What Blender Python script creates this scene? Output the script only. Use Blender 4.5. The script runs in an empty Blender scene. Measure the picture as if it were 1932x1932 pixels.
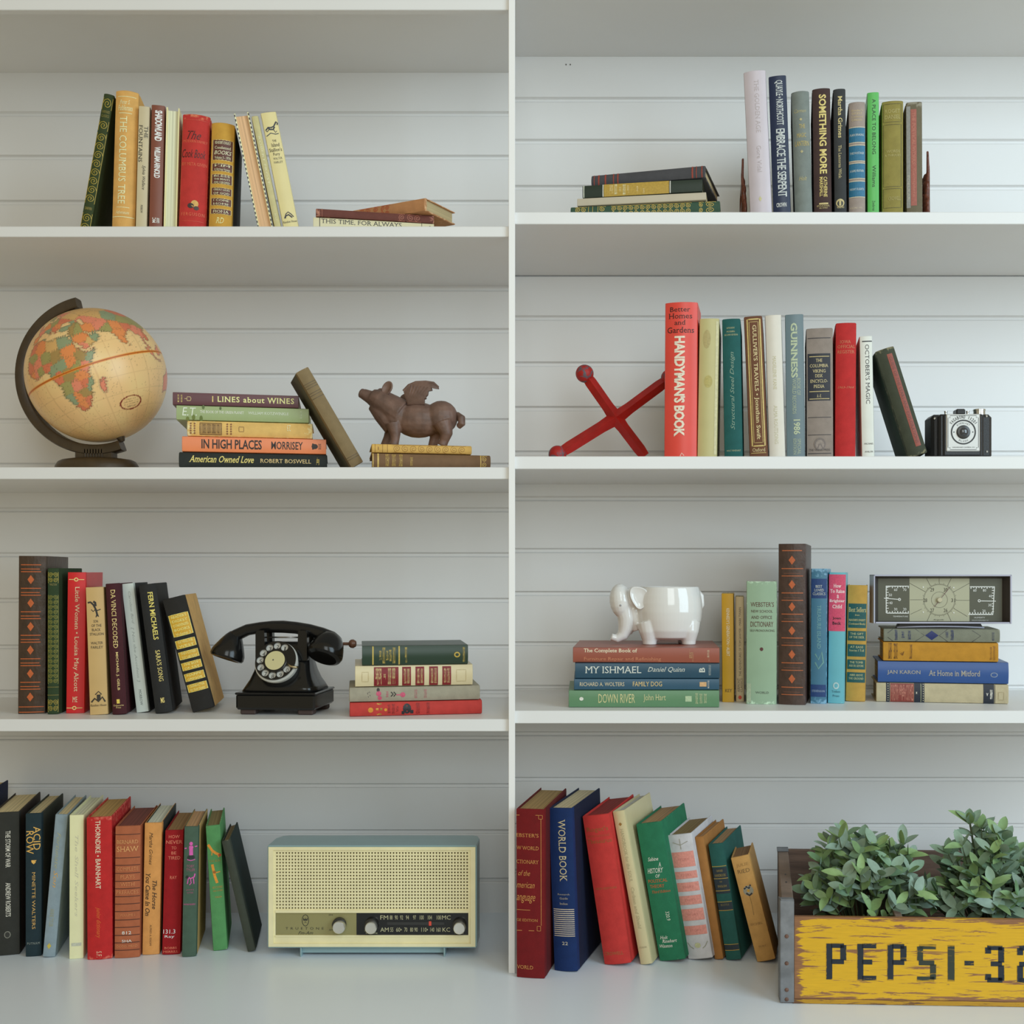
import bpy, bmesh, math, random
import numpy as np
from mathutils import Matrix, Vector
R_ = math.radians
random.seed(7)
# ---------------------------------------------------------------- frame of measure
# one unit of measure = 0.9 mm; the shelf fronts lie in the plane y = 0, the back wall at y = D
S = 0.0009
L = 2200.0            # camera to shelf fronts
D = 382.0             # shelf depth
VX, VY = 1100.0, 1077.0
Z0 = 1.58             # eye height in metres
sc = bpy.context.scene
cam_d = bpy.data.cameras.new('camera'); cam = bpy.data.objects.new('camera', cam_d)
sc.collection.objects.link(cam); sc.camera = cam
cam.location = (0, -L*S, Z0); cam.rotation_euler = (R_(90), 0, 0)
cam_d.sensor_width = 36; cam_d.lens = 36*L/1932
cam_d.shift_x = -(VX-966)/1932; cam_d.shift_y = (VY-966)/1932
cam_d.clip_start = 0.05
sc.view_settings.view_transform = 'Standard'; sc.view_settings.look = 'None'
sc.view_settings.gamma = 1; sc.view_settings.use_curve_mapping = False
sc.view_settings.exposure = -0.08
# ---------------------------------------------------------------- light: a dim room and daylight from two windows
w = bpy.data.worlds.new('room'); sc.world = w; w.use_nodes = True
w.node_tree.nodes['Background'].inputs[0].default_value = (0.74, 0.63, 0.41, 1)
w.node_tree.nodes['Background'].inputs[1].default_value = 0.58
def window_light(x, y, z, sx, sz, power, colr, aim):
    ld = bpy.data.lights.new('window_light', 'AREA'); ld.shape = 'RECTANGLE'
    ld.size = sx; ld.size_y = sz; ld.energy = power; ld.color = colr
    o = bpy.data.objects.new('window_light', ld); sc.collection.objects.link(o)
    o.location = (x, y, z)
    o.rotation_euler = (Vector(aim)-Vector((x, y, z))).to_track_quat('-Z', 'Y').to_euler()
window_light(2.5, -2.3, 2.4, 1.8, 2.6, 76, (0.64, 0.85, 1.0), (0.3, 0.1, 1.1))
window_light(0.3, -3.2, 2.7, 1.2, 2.2, 32, (0.84, 0.93, 0.95), (-0.1, 0.1, 1.1))
# ---------------------------------------------------------------- colour and materials
def lin(c):
    return [((x/255)/12.92 if x/255 <= .04045 else ((x/255+.055)/1.055)**2.4) for x in c]
G = 1.0; GS = 0.62
def col(c, g=None):
    g = G if g is None else g
    return tuple(min(.88, v*g*GS) for v in lin(c))
_mats = {}
def mat(name, c, rough=.6, metal=0, bump=0, bscale=400, var=.0, vscale=40, wear=0, wearc=None, coat=0, spec=.5, stretch=None, stripes=0):
    key = (name, tuple(round(v, 4) for v in c), rough, metal, bump, bscale, var, vscale, wear, wearc, coat, stretch, stripes, spec)
    if key in _mats: return _mats[key]
    m = bpy.data.materials.new(name); m.use_nodes = True
    nt = m.node_tree; N = nt.nodes; K = nt.links; b = N['Principled BSDF']
    b.inputs['Roughness'].default_value = rough; b.inputs['Metallic'].default_value = metal
    b.inputs['Specular IOR Level'].default_value = spec
    if coat: b.inputs['Coat Weight'].default_value = coat; b.inputs['Coat Roughness'].default_value = .08
    b.inputs['Base Color'].default_value = (*c, 1)
    tc = N.new('ShaderNodeTexCoord'); vec = tc.outputs['Object']
    if stretch:
        mp = N.new('ShaderNodeMapping'); mp.inputs['Scale'].default_value = stretch; K.new(vec, mp.inputs[0]); vec = mp.outputs[0]
    last = None
    if var:
        n = N.new('ShaderNodeTexNoise'); n.inputs['Scale'].default_value = vscale; n.inputs['Detail'].default_value = 5; K.new(vec, n.inputs['Vector'])
        r = N.new('ShaderNodeValToRGB'); r.color_ramp.elements[0].position = .3; r.color_ramp.elements[1].position = .7
        r.color_ramp.elements[0].color = (*[v*(1-var) for v in c], 1); r.color_ramp.elements[1].color = (*[min(1, v*(1+var*.6)) for v in c], 1)
        K.new(n.outputs[0], r.inputs[0]); last = r.outputs[0]; K.new(last, b.inputs['Base Color'])
    if wear:
        ge = N.new('ShaderNodeSeparateXYZ'); K.new(tc.outputs['Generated'], ge.inputs[0])
        def absd(s):
            a = N.new('ShaderNodeMath'); a.operation = 'SUBTRACT'; K.new(s, a.inputs[0]); a.inputs[1].default_value = .5
            q = N.new('ShaderNodeMath'); q.operation = 'ABSOLUTE'; K.new(a.outputs[0], q.inputs[0]); return q.outputs[0]
        mx = N.new('ShaderNodeMath'); mx.operation = 'MAXIMUM'; K.new(absd(ge.outputs[2]), mx.inputs[0])
        ax = N.new('ShaderNodeMath'); ax.operation = 'MULTIPLY'; K.new(absd(ge.outputs[0]), ax.inputs[0]); ax.inputs[1].default_value = .97; K.new(ax.outputs[0], mx.inputs[1])
        n2 = N.new('ShaderNodeTexNoise'); n2.inputs['Scale'].default_value = 160; n2.inputs['Detail'].default_value = 6; K.new(tc.outputs['Object'], n2.inputs['Vector'])
        mu = N.new('ShaderNodeMath'); mu.operation = 'MULTIPLY_ADD'; K.new(n2.outputs[0], mu.inputs[0]); mu.inputs[1].default_value = .16*wear; K.new(mx.outputs[0], mu.inputs[2])
        r2 = N.new('ShaderNodeValToRGB'); r2.color_ramp.elements[0].position = .535+.03*wear; r2.color_ramp.elements[1].position = .555+.04*wear
        K.new(mu.outputs[0], r2.inputs[0])
        mi = N.new('ShaderNodeMix'); mi.data_type = 'RGBA'; K.new(r2.outputs[0], mi.inputs[0])
        if last: K.new(last, mi.inputs[6])
        else: mi.inputs[6].default_value = (*c, 1)
        wc = wearc or tuple(min(.8, v*1.6+.12) for v in c)
        mi.inputs[7].default_value = (*wc, 1); last = mi.outputs[2]; K.new(last, b.inputs['Base Color'])
    if stripes:
        n = N.new('ShaderNodeTexNoise'); n.inputs['Scale'].default_value = 1; n.inputs['Detail'].default_value = 2
        mp = N.new('ShaderNodeMapping'); mp.inputs['Scale'].default_value = (stripes, 2, 2); K.new(tc.outputs['Object'], mp.inputs[0]); K.new(mp.outputs[0], n.inputs['Vector'])
        r = N.new('ShaderNodeValToRGB'); r.color_ramp.elements[0].position = .35; r.color_ramp.elements[1].position = .62
        r.color_ramp.elements[0].color = (*[v*.66 for v in c], 1); r.color_ramp.elements[1].color = (*c, 1)
        K.new(n.outputs[0], r.inputs[0]); K.new(r.outputs[0], b.inputs['Base Color'])
    if bump:
        n = N.new('ShaderNodeTexNoise'); n.inputs['Scale'].default_value = bscale; n.inputs['Detail'].default_value = 4; K.new(vec, n.inputs['Vector'])
        bp = N.new('ShaderNodeBump'); bp.inputs['Strength'].default_value = bump; bp.inputs['Distance'].default_value = .001
        K.new(n.outputs[0], bp.inputs['Height']); K.new(bp.outputs[0], b.inputs['Normal'])
    _mats[key] = m
    return m
def cloth(c, wear=0, wearc=None, var=.12): return mat('book_cloth', c, .75, bump=.35, bscale=900, var=var, vscale=60, wear=wear, wearc=wearc, spec=.3)
def jacket(c, wear=0): return mat('paper_jacket', c, .38, bump=.08, bscale=90, var=.05, vscale=25, wear=wear)
def ink(c): return mat('printed_ink', c, .5, var=.15, vscale=300)
# ---------------------------------------------------------------- mesh helper (all in units of measure)
class M:
    def __init__(s): s.v = []; s.f = []; s.mi = []
    def add(s, vs, fs, mi=0):
        o = len(s.v); s.v += [tuple(p) for p in vs]; s.f += [tuple(i+o for i in f) for f in fs]; s.mi += [mi]*len(fs); return s
    def box(s, x0, x1, y0, y1, z0, z1, mi=0, bev=0):
        if bev:
            b = bev; vs = []
            for x, sx in ((x0, 1), (x1, -1)):
                for y, sy in ((y0, 1), (y1, -1)):
                    for z, sz in ((z0, 1), (z1, -1)):
                        vs += [(x, y+sy*b, z+sz*b), (x+sx*b, y, z+sz*b), (x+sx*b, y+sy*b, z)]
            bm = bmesh.new(); [bm.verts.new(p) for p in vs]
            r = bmesh.ops.convex_hull(bm, input=bm.verts); bm.verts.index_update()
            s.add([v.co[:] for v in bm.verts], [[v.index for v in f.verts] for f in bm.faces], mi); bm.free(); return s
        vs = [(x, y, z) for x in (x0, x1) for y in (y0, y1) for z in (z0, z1)]
        return s.add(vs, [(0, 1, 3, 2), (4, 6, 7, 5), (0, 4, 5, 1), (2, 3, 7, 6), (0, 2, 6, 4), (1, 5, 7, 3)], mi)
    def lathe(s, prof, c=(0, 0, 0), axis='z', n=32, sx=1, sy=1, mi=0, cap=True):
        vs = []; fs = []
        for (r, h) in prof:
            for k in range(n):
                a = 2*math.pi*k/n; p = (r*math.cos(a)*sx, r*math.sin(a)*sy, h)
                if axis == 'y': p = (p[0], h, p[1])
                if axis == 'x': p = (h, p[0], p[1])
                vs.append((p[0]+c[0], p[1]+c[1], p[2]+c[2]))
        for i in range(len(prof)-1):
            for k in range(n):
                q = [i*n+k, i*n+(k+1) % n, (i+1)*n+(k+1) % n, (i+1)*n+k]; fs.append(q if axis != 'y' else q[::-1])
        if cap:
            a = list(range(n)); b = [(len(prof)-1)*n+k for k in range(n)]
            fs.append(a[::-1] if axis != 'y' else a); fs.append(b if axis != 'y' else b[::-1])
        return s.add(vs, fs, mi)
    def tube(s, pts, rad, n=12, mi=0, cap=True, flat=1.0, up=(0, 1, 0)):
        pts = [Vector(p) for p in pts]; vs = []; fs = []
        if not hasattr(rad, '__len__'): rad = [rad]*len(pts)
        for i, p in enumerate(pts):
            t = (pts[min(i+1, len(pts)-1)]-pts[max(i-1, 0)]).normalized()
            u = Vector(up); u = (u-t*u.dot(t))
            if u.length < 1e-3: u = Vector((1, 0, 0))-t*t.x
            u.normalize(); q = t.cross(u)
            for k in range(n):
                a = 2*math.pi*k/n; vs.append(p+u*math.cos(a)*rad[i]*flat+q*math.sin(a)*rad[i])
        for i in range(len(pts)-1):
            for k in range(n): fs.append([i*n+k, i*n+(k+1) % n, (i+1)*n+(k+1) % n, (i+1)*n+k])
        if cap: fs += [list(range(n))[::-1], [(len(pts)-1)*n+k for k in range(n)]]
        return s.add(vs, fs, mi)
    def ball(s, c, r, n=20, rot=None, mi=0):
        r = r if hasattr(r, '__len__') else (r, r, r); m = n//2; vs = []; fs = []
        for i in range(m+1):
            th = math.pi*(i+.0)/m
            for k in range(n):
                a = 2*math.pi*k/n; p = Vector((r[0]*math.sin(th)*math.cos(a), r[1]*math.sin(th)*math.sin(a), r[2]*math.cos(th)))
                if rot: p = rot @ p
                vs.append(p+Vector(c))
        for i in range(m):
            for k in range(n): fs.append([i*n+k, (i+1)*n+k, (i+1)*n+(k+1) % n, i*n+(k+1) % n])
        return s.add(vs, fs, mi)
    def prism(s, poly, y0, y1, mi=0):      # polygon in x,z pushed through depth
        n = len(poly); vs = [(x, y0, z) for x, z in poly]+[(x, y1, z) for x, z in poly]
        return s.add(vs, [list(range(n)), list(range(n, 2*n))[::-1]]+[[i, n+i, n+(i+1) % n, (i+1) % n] for i in range(n)], mi)
    def ribbon(s, pts, wd, y=0, closed=False, mi=0, yf=None):   # flat printed line in x,z facing -y
        n = len(pts); vs = []; fs = []
        for i in range(n):
            a = pts[(i-1) % n] if (closed or i > 0) else pts[i]; b = pts[(i+1) % n] if (closed or i < n-1) else pts[i]
            dx, dz = b[0]-a[0], b[1]-a[1]; l = math.hypot(dx, dz) or 1; nx, nz = -dz/l*wd/2, dx/l*wd/2
            for sg in (1, -1):
                x, z = pts[i][0]+nx*sg, pts[i][1]+nz*sg; vs.append((x, (yf(x) if yf else 0)+y, z))
        for i in range(n if closed else n-1):
            j = (i+1) % n; fs.append([2*i, 2*i+1, 2*j+1, 2*j])
        return s.add(vs, fs, mi)
    def build(s, name, mats, parent, smooth=False, k=1.0, fix=False):
        me = bpy.data.meshes.new(name); me.from_pydata([(x*S*k, y*S*k, z*S*k) for x, y, z in s.v], [], s.f)
        if not isinstance(mats, (list, tuple)): mats = [mats]
        for m in mats: me.materials.append(m)
        if len(mats) > 1: me.polygons.foreach_set('material_index', s.mi)
        if fix:
            bm = bmesh.new(); bm.from_mesh(me); bmesh.ops.remove_doubles(bm, verts=bm.verts, dist=1e-6); bmesh.ops.recalc_face_normals(bm, faces=bm.faces); bm.to_mesh(me); bm.free()
        if smooth:
            me.polygons.foreach_set('use_smooth', [True]*len(me.polygons))
            if smooth != 'all': me.set_sharp_from_angle(angle=R_(smooth if smooth is not True else 40))
        me.update(); o = bpy.data.objects.new(name, me); sc.collection.objects.link(o)
        if parent: o.parent = parent
        else: o.location = (0, 0, Z0)
        return o
def sX(u, y): return (u-VX)*(L+y)/L
def sZ(v, y): return (VY-v)*(L+y)/L
def loc(X, y, Z): return (X*S, y*S, Z0+Z*S)
def thing(name, label, cat, X, y, Z, rot=None, group=None):
    o = bpy.data.objects.new(name, None); sc.collection.objects.link(o); o.empty_display_size = .02
    o.location = loc(X, y, Z)
    if rot is not None: o.rotation_euler = rot.to_euler() if hasattr(rot, 'to_euler') else rot
    o['label'] = label; o['category'] = cat
    if group: o['group'] = group
    return o
def blob(prims, vox=1.6, sm=6):
    m = M()
    for p in prims:
        if p[0] == 's': m.ball(p[1], p[2], rot=p[3] if len(p) > 3 else None)
        elif p[0] == 'c': m.tube(p[1], p[2], n=16)
        elif p[0] == 'm': m.add(p[1].v, p[1].f)
    me = bpy.data.meshes.new('t'); me.from_pydata([tuple(q) for q in m.v], [], m.f)
    bm = bmesh.new(); bm.from_mesh(me); bmesh.ops.recalc_face_normals(bm, faces=bm.faces); bm.to_mesh(me); bm.free()
    o = bpy.data.objects.new('t', me); sc.collection.objects.link(o)
    r = o.modifiers.new('r', 'REMESH'); r.mode = 'VOXEL'; r.voxel_size = vox
    q = o.modifiers.new('s', 'SMOOTH'); q.factor = .5; q.iterations = sm
    dg = bpy.context.evaluated_depsgraph_get(); e = o.evaluated_get(dg); t = e.to_mesh()
    out = M(); out.add([v.co[:] for v in t.vertices], [tuple(p.vertices) for p in t.polygons])
    e.to_mesh_clear(); bpy.data.objects.remove(o); bpy.data.meshes.remove(me)
    return out
# ---------------------------------------------------------------- lettering
_tc = {}
def text2d(s, bold=0, it=0, serif=0, sp=1.0):
    key = (s, bold, it, serif, sp)
    if key in _tc: return _tc[key]
    cu = bpy.data.curves.new('t', 'FONT'); cu.body = s; cu.size = 1; cu.resolution_u = 2; cu.shear = it; cu.offset = bold; cu.space_character = sp
    cu.fill_mode = 'FRONT'
    o = bpy.data.objects.new('t', cu); me = bpy.data.meshes.new_from_object(o)
    vs = [(v.co.x, v.co.y) for v in me.vertices]; fs = [tuple(p.vertices) for p in me.polygons]
    if serif:
        cnt = {}
        for f in fs:
            for i in range(len(f)):
                e = tuple(sorted((f[i], f[(i+1) % len(f)]))); cnt[e] = cnt.get(e, 0)+1
        for (a, b), n in list(cnt.items()):
            if n != 1: continue
            (xa, ya), (xb, yb) = vs[a], vs[b]
            if abs(ya-yb) > .004 or not .03 < abs(xa-xb) < .19: continue
            x0, x1 = min(xa, xb)-.055, max(xa, xb)+.055; t = .045
            near0 = abs(ya) < .03+bold; top = ya > .45
            if not (near0 or top): continue
            y0, y1 = (ya, ya+t) if near0 else (ya-t, ya)
            k = len(vs); vs += [(x0, y0), (x1, y0), (x1, y1), (x0, y1)]; fs.append((k, k+1, k+2, k+3))
    bpy.data.objects.remove(o); bpy.data.curves.remove(cu); bpy.data.meshes.remove(me)
    if not vs: vs = [(0, 0), (1, 0), (1, 1)]; fs = [(0, 1, 2)]
    x0 = min(p[0] for p in vs); x1 = max(p[0] for p in vs); y0 = min(p[1] for p in vs); y1 = max(p[1] for p in vs)
    vs = [((x-x0)/((x1-x0) or 1), (y-y0)/((y1-y0) or 1)) for x, y in vs]
    _tc[key] = (vs, fs); return _tc[key]
_cc = {}
def cut(key, n):      # split the glyph faces so that they can follow a curved spine
    if (key, n) in _cc: return _cc[(key, n)]
    vs, fs = text2d(*key); bm = bmesh.new(); bv = [bm.verts.new((x, y, 0)) for x, y in vs]
    for f in fs:
        try: bm.faces.new([bv[i] for i in f])
        except ValueError: pass
    for i in range(1, n):
        bmesh.ops.bisect_plane(bm, geom=bm.verts[:]+bm.edges[:]+bm.faces[:], plane_co=(0, i/n, 0), plane_no=(0, 1, 0), dist=1e-5)
    bm.verts.index_update(); r = ([(v.co.x, v.co.y) for v in bm.verts], [tuple(v.index for v in f.verts) for f in bm.faces]); bm.free()
    _cc[(key, n)] = r; return r
def put_text(m, s, x0, x1, z0, z1, y=0, mode='h', bold=0, it=0, serif=1, sp=1, yf=None, mi=0):
    n = max(1, math.ceil(abs(x1-x0)/2.6)) if (yf and mode != 'h') else 1
    vs, fs = cut((s, bold, it, serif, sp), min(n, 12)) if n > 1 else text2d(s, bold, it, serif, sp); out = []
    for tx, ty in vs:
        if mode == 'h': x = x0+tx*(x1-x0); z = z0+ty*(z1-z0)
        elif mode == 'v': x = x0+ty*(x1-x0); z = z1-tx*(z1-z0)
        else: x = x1-ty*(x1-x0); z = z0+tx*(z1-z0)
        out.append((x, (yf(x) if yf else 0)+y, z))
    m.add(out, fs, mi)
# ---------------------------------------------------------------- books
def T(s, a0, a1, p0, p1, c, mode='v', bold=0, it=0, serif=1, sp=1): return ('T', s, a0, a1, p0, p1, c, mode, bold, it, serif, sp)
def P(a0, a1, p0, p1, c): return ('P', a0, a1, p0, p1, c)            # label panel
def F(a0, a1, p0, p1, c, t=1.2): return ('F', a0, a1, p0, p1, c, t)  # ruled frame
def B(p0, p1, c, a0=.03, a1=.97): return ('B', a0, a1, p0, p1, c)    # band across
def DM(ac, pc, hw, hp, c): return ('D', ac, pc, hw, hp, c)           # diamond
def SC(p0, p1, c, a0=.08, a1=.92): return ('S', a0, a1, p0, p1, c)   # gilt scroll
def LN(pts, t, c): return ('L', pts, t, c)                           # drawn line, pts = (across, along)
def EL(ac, pc, ra, rp, c): return ('E', ac, pc, ra, rp, c)           # filled oval (ra, rp in units)
PG = (205, 185, 140)
def book(label, w, h, d, c, place, deco=(), along=None, style='cloth', bulge=None, wear=0, pages=PG, boards=None, rev=False, stitched=False, group=None, g=None, wearc=None, over=4, name='book', stain=None, kk=1.0):
    """place = (X, y, Z, rotation matrix); along(p) gives the height on the spine of photo pixel p"""
    X, y, Z, rot = place
    t = thing(name, label, 'book', X, y, Z, rot, group or GRP)
    b = (w*.14 if style == 'cloth' else w*.05) if bulge is None else bulge
    th = 2.4 if style != 'paper' else .8
    if style == 'paper': over = .3
    cc = col(c, g)
    base = cloth(cc, wear, col(wearc, g) if wearc else None) if style == 'cloth' else jacket(cc, wear)
    if style == 'leather': base = mat('leather', cc, .38, bump=.9, bscale=120, var=.25, vscale=90, stretch=(1, 1, .6))
    mats = [base]
    if boards: mats.append(cloth(col(boards, g)))
    hw = w/2; n = 10
    def yf0(x): return b*min(1, abs(x)/hw)**2
    out = [(-hw, d), (-hw, b+13), (-hw+1.3, b+8), (-hw+.2, b+3)]
    if style in ('paper', 'jacket'): out = [(-hw, d), (-hw, b+13), (-hw, b+8), (-hw, b+3)]
    arc = [(-hw+1+(w-2)*i/n, yf0(-hw+1+(w-2)*i/n)) for i in range(n+1)]
    out = out+arc+[(-x, q) for x, q in out[::-1]]
    inn = [(hw-th, d), (hw-th, b+th+1), (-hw+th, b+th+1), (-hw+th, d)]
    m = M(); e = 1.3 if style == 'cloth' else .5
    rings = [(0, e*.9), (e, 0), (h-e, 0), (h, e*.9)]; vs = []; no = len(out); nn = no+4
    for z, ins in rings:
        for x, q in out: vs.append((x*(1-ins/hw), q+ins, z))
        for x, q in inn: vs.append((x, q, z))
    fs = []; mi = []
    for i in range(3):
        for j in range(nn):
            a, bq = i*nn+j, i*nn+(j+1) % nn
            fs.append((a, bq, bq+nn, a+nn)); ym = max(vs[a][1], vs[bq][1]); mi.append(1 if boards and ym > b+20 else 0)
    fs.append(tuple(range(nn))[::-1]); fs.append(tuple(3*nn+j for j in range(nn))); mi += [0, 0]
    if rev: vs = [(-x, d-q, z) for x, q, z in vs]
    m.v = vs; m.f = fs; m.mi = mi
    m.build('cover', mats, t, smooth=35, fix=True)
    pm = M(); py0, py1 = b+th+1.2, d-over
    x0, x1 = -hw+th+.05, hw-th-.05
    if rev: py0, py1 = over+2, d-b-th-1.2
    pm.box(x0, x1, py0, py1, over if not rev else 3, h-over)
    pc = col(stain, g) if stain else col(pages, g)
    pm.build('pages', mat('page_edges', pc, .8, stripes=900), t)
    if stitched:
        sm = M()
        for sx in (-1, 1):
            for i in range(26):
                z = 6+i*(h-12)/25; sm.box(sx*hw-1.6 if sx > 0 else -hw-.5, sx*hw+.5 if sx > 0 else -hw+1.6, -.5, 4, z, z+4.0)
        sm.build('stitched_edging', ink(col((50, 42, 40), g)), t)
    if deco and not rev:
        groups = {}
        for i, q in enumerate(deco):
            kind = q[0]; c_ = q[6] if kind == 'T' else (q[3] if kind == 'L' else q[5])
            nm = {'T': 'lettering', 'P': 'label_panel', 'F': 'ruled_frame', 'B': 'gilt_band', 'D': 'ornament', 'S': 'scroll_ornament', 'L': 'line_drawing', 'E': 'spot_ornament'}[kind]
            mm = groups.setdefault((nm, c_, 0 if kind in 'TL' else i+1), M()); off = -.3-.035*min(i, 14)
            A = lambda a: -hw+a*w
            if kind == 'T':
                _, s, a0, a1, p0, p1, _, mode, bold, it, ser, sp = q
                z1, z0 = along(p0), along(p1)
                if mode == 'h' or True: put_text(mm, s, A(a0), A(a1), z0, z1, off, mode, bold, it, ser, sp, yf0)
            elif kind in 'PB':
                _, a0, a1, p0, p1, _ = q; z1, z0 = along(p0), along(p1); nn_ = 8
                vs = [(A(a0+(a1-a0)*k/nn_), yf0(A(a0+(a1-a0)*k/nn_))+off, z) for z in (z0, z1) for k in range(nn_+1)]
                mm.add(vs, [(k, k+1, k+nn_+2, k+nn_+1) for k in range(nn_)])
            elif kind == 'F':
                _, a0, a1, p0, p1, _, tt = q; z1, z0 = along(p0), along(p1)
                xa, xb = A(a0), A(a1); pts = [(xa+(xb-xa)*k/6, z0) for k in range(7)]+[(xb-(xb-xa)*k/6, z1) for k in range(7)]
                mm.ribbon(pts, tt, off, True, yf=yf0)
            elif kind == 'D':
                _, ac, pc_, hx, hp, _ = q; x = A(ac); z = along(pc_)
                mm.add([(x+hx*s_, yf0(x+hx*s_)+off, z+hp*(1-abs(s_))*q2) for s_ in (-1, -.66, -.33, 0, .33, .66, 1) for q2 in (-1, 1)], [(2*j, 2*j+2, 2*j+3, 2*j+1) for j in range(6)])
            elif kind == 'E':
                _, ac, pc_, ra, rp, _ = q; x = A(ac); z = along(pc_)
                mm.add([(x+ra*math.cos(k*.5236), yf0(x+ra*math.cos(k*.5236))+off, z+rp*math.sin(k*.5236)) for k in range(12)]+[(x, yf0(x)+off, z)], [(k, (k+1) % 12, 12) for k in range(12)])
            elif kind == 'L':
                mm.ribbon([(A(a), along(p)) for a, p in q[1]], q[2], off, yf=yf0)
            elif kind == 'S':
                _, a0, a1, p0, p1, _ = q; z1, z0 = along(p0), along(p1); xa, xb = A(a0), A(a1); W = xb-xa
                cols = max(1, round(W/12)); r = W/cols/2; rows = max(1, int((z1-z0)/(2*r))); rz = (z1-z0)/rows/2
                for i2 in range(rows):
                    for j2 in range(cols):
                        cx, cz = xa+r*(2*j2+1), z0+rz*(2*i2+1); sg = 1 if (i2+j2) % 2 else -1
                        pts = [(cx+sg*r*.98*(1-q2/17)*math.cos(q2*.75), cz+rz*.98*(1-q2/17)*math.sin(q2*.75)) for q2 in range(16)]
                        mm.ribbon(pts, 1.15, off, yf=yf0)
                mm.ribbon([(xa, z0), (xa, z1)], .9, off, yf=yf0); mm.ribbon([(xb, z0), (xb, z1)], .9, off, yf=yf0)
                mm.ribbon([(xa, z0), (xb, z0)], .9, off, yf=yf0); mm.ribbon([(xa, z1), (xb, z1)], .9, off, yf=yf0)
        for (nm, c_, _), mm in groups.items(): mm.build(nm, ink(col(c_, g)), t)
    return t
def solve_yaw(X, y, d, s):
    u0 = X/(L+y)*L; best = 0
    lo, hi = -1.0, 1.0
    for _ in range(40):
        mth = (lo+hi)/2; u = (X+d*math.sin(mth))/(L+y+d*math.cos(mth))*L
        if u-u0 < s: lo = mth
        else: hi = mth
    return (lo+hi)/2
def stand(label, ub, ut, vt, shelf, c, deco=(), vb=None, y=None, d=190, s=0, **kw):
    """upright book: ub, ut = spine edges at foot and head (photo px), vt = head px, shelf = Z of the board it stands on,
       vb = px of its foot when in sight, s = sideways drift in px of its rear edge"""
    if y is None: y = L*shelf/(VY-vb)-L if vb else 34.0
    k = (L+y)/L; um = (ub[0]+ub[1])/2; tm = (ut[0]+ut[1])/2
    X = sX(um, y); zt = sZ(vt, y); dz = zt-shelf
    lean = math.atan2((tm-um)*k, dz)
    th = solve_yaw(X, y, d, s)
    wpx = ((ub[1]-ub[0])+(ut[1]-ut[0]))/2*k
    tanp = X/(L+y)
    w = wpx/(math.cos(th)+tanp*math.sin(th))*math.cos(lean*.6)
    h = (dz-abs(math.sin(lean))*w*.5)/math.cos(lean)
    rot = Matrix.Rotation(-th, 3, 'Z') @ Matrix.Rotation(lean, 3, 'Y')
    mz = min((rot @ Vector((x, q, z))).z for x in (-w/2, w/2) for q in (0, d) for z in (0, h))
    vfoot = VY-shelf/k
    def along(p): return h*(vfoot-p)/(vfoot-vt)
    return book(label, w-1.5, h, d, c, (X, y, shelf-mz+.15, rot), deco, along, **kw)
def pile(z, y, items, d=200):
    """books lying flat, lowest first; returns Z of the top"""
    for it in items:
        kw = dict(it); label = kw.pop('label'); u0, u1 = kw.pop('u'); th_px = kw.pop('t'); c = kw.pop('c'); dd = kw.pop('d', d); yw = R_(kw.pop('yaw', 0)); yy = kw.pop('y', y)
        k = (L+yy)/L; tilt = R_(kw.pop('tilt', 0)); lift = kw.pop('lift', 0)
        X = sX((u0+u1)/2, yy); tanp = X/(L+yy)
        h = (u1-u0)*k/(math.cos(yw)+tanp*math.sin(yw)); w = th_px*k
        rot = Matrix.Rotation(-yw, 3, 'Z') @ Matrix.Rotation(-math.pi/2+tilt, 3, 'Y')
        off = rot @ Vector((0, 0, h/2))
        zc = z+w/2+lift
        def along(p, h=h, u0=u0, u1=u1): return h*(u1-p)/(u1-u0)
        book(label, w-.2, h, dd, c, (X-off.x, yy-off.y, zc-off.z, rot), kw.pop('deco', ()), along, **kw)
        z = z+w+.15+lift
    return z
# ---------------------------------------------------------------- setting
WH = mat('white_paint', (.80, .80, .80), .42, bump=.05, bscale=30, var=.012, vscale=6)
WG = mat('white_groove_paint', (.80, .80, .80), .6)
SPLIT = 966
Xs = sX(SPLIT, 0); Xm = sX(SPLIT, D)     # the two bays meet on a mitre: slightly further left at the back
def slab(m, xa, xb, y0, y1, z0, z1, side):
    if side == 'l': P4 = [(xa, y0), (xb, y0), (xb+(Xm-Xs)*(y1-y0)/D, y1), (xa, y1)]
    else: P4 = [(xa, y0), (xb, y0), (xb, y1), (xa+(Xm-Xs)*(y1-y0)/D, y1)]
    c = 1.1; vs = [(x, y, z) for z in (z0, z1) for x, y in P4]; vs += []
    f = [(x, y-.0 if i > 1 else y) for i, (x, y) in enumerate(P4)]
    vs = [(P4[0][0], y0, z0+c), (P4[1][0], y0, z0+c), (P4[1][0], y0, z1-c), (P4[0][0], y0, z1-c), (P4[0][0], y0+c, z0), (P4[1][0], y0+c, z0), (P4[1][0], y0+c, z1), (P4[0][0], y0+c, z1), (*P4[3], z0), (*P4[2], z0), (*P4[2], z1), (*P4[3], z1)]
    m.add(vs, [(0, 1, 2, 3), (4, 5, 1, 0), (3, 2, 6, 7), (8, 9, 5, 4), (7, 6, 10, 11), (9, 8, 11, 10), (0, 3, 7, 11, 8, 4), (1, 5, 9, 10, 6, 2)])
def struct(m, name, mt, label=None, **kw):
    o = m.build(name, mt, None, **kw); o['kind'] = 'structure'
    if label: o['label'] = label
    return o
ZC = sZ(1722, D)      # counter top
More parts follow.
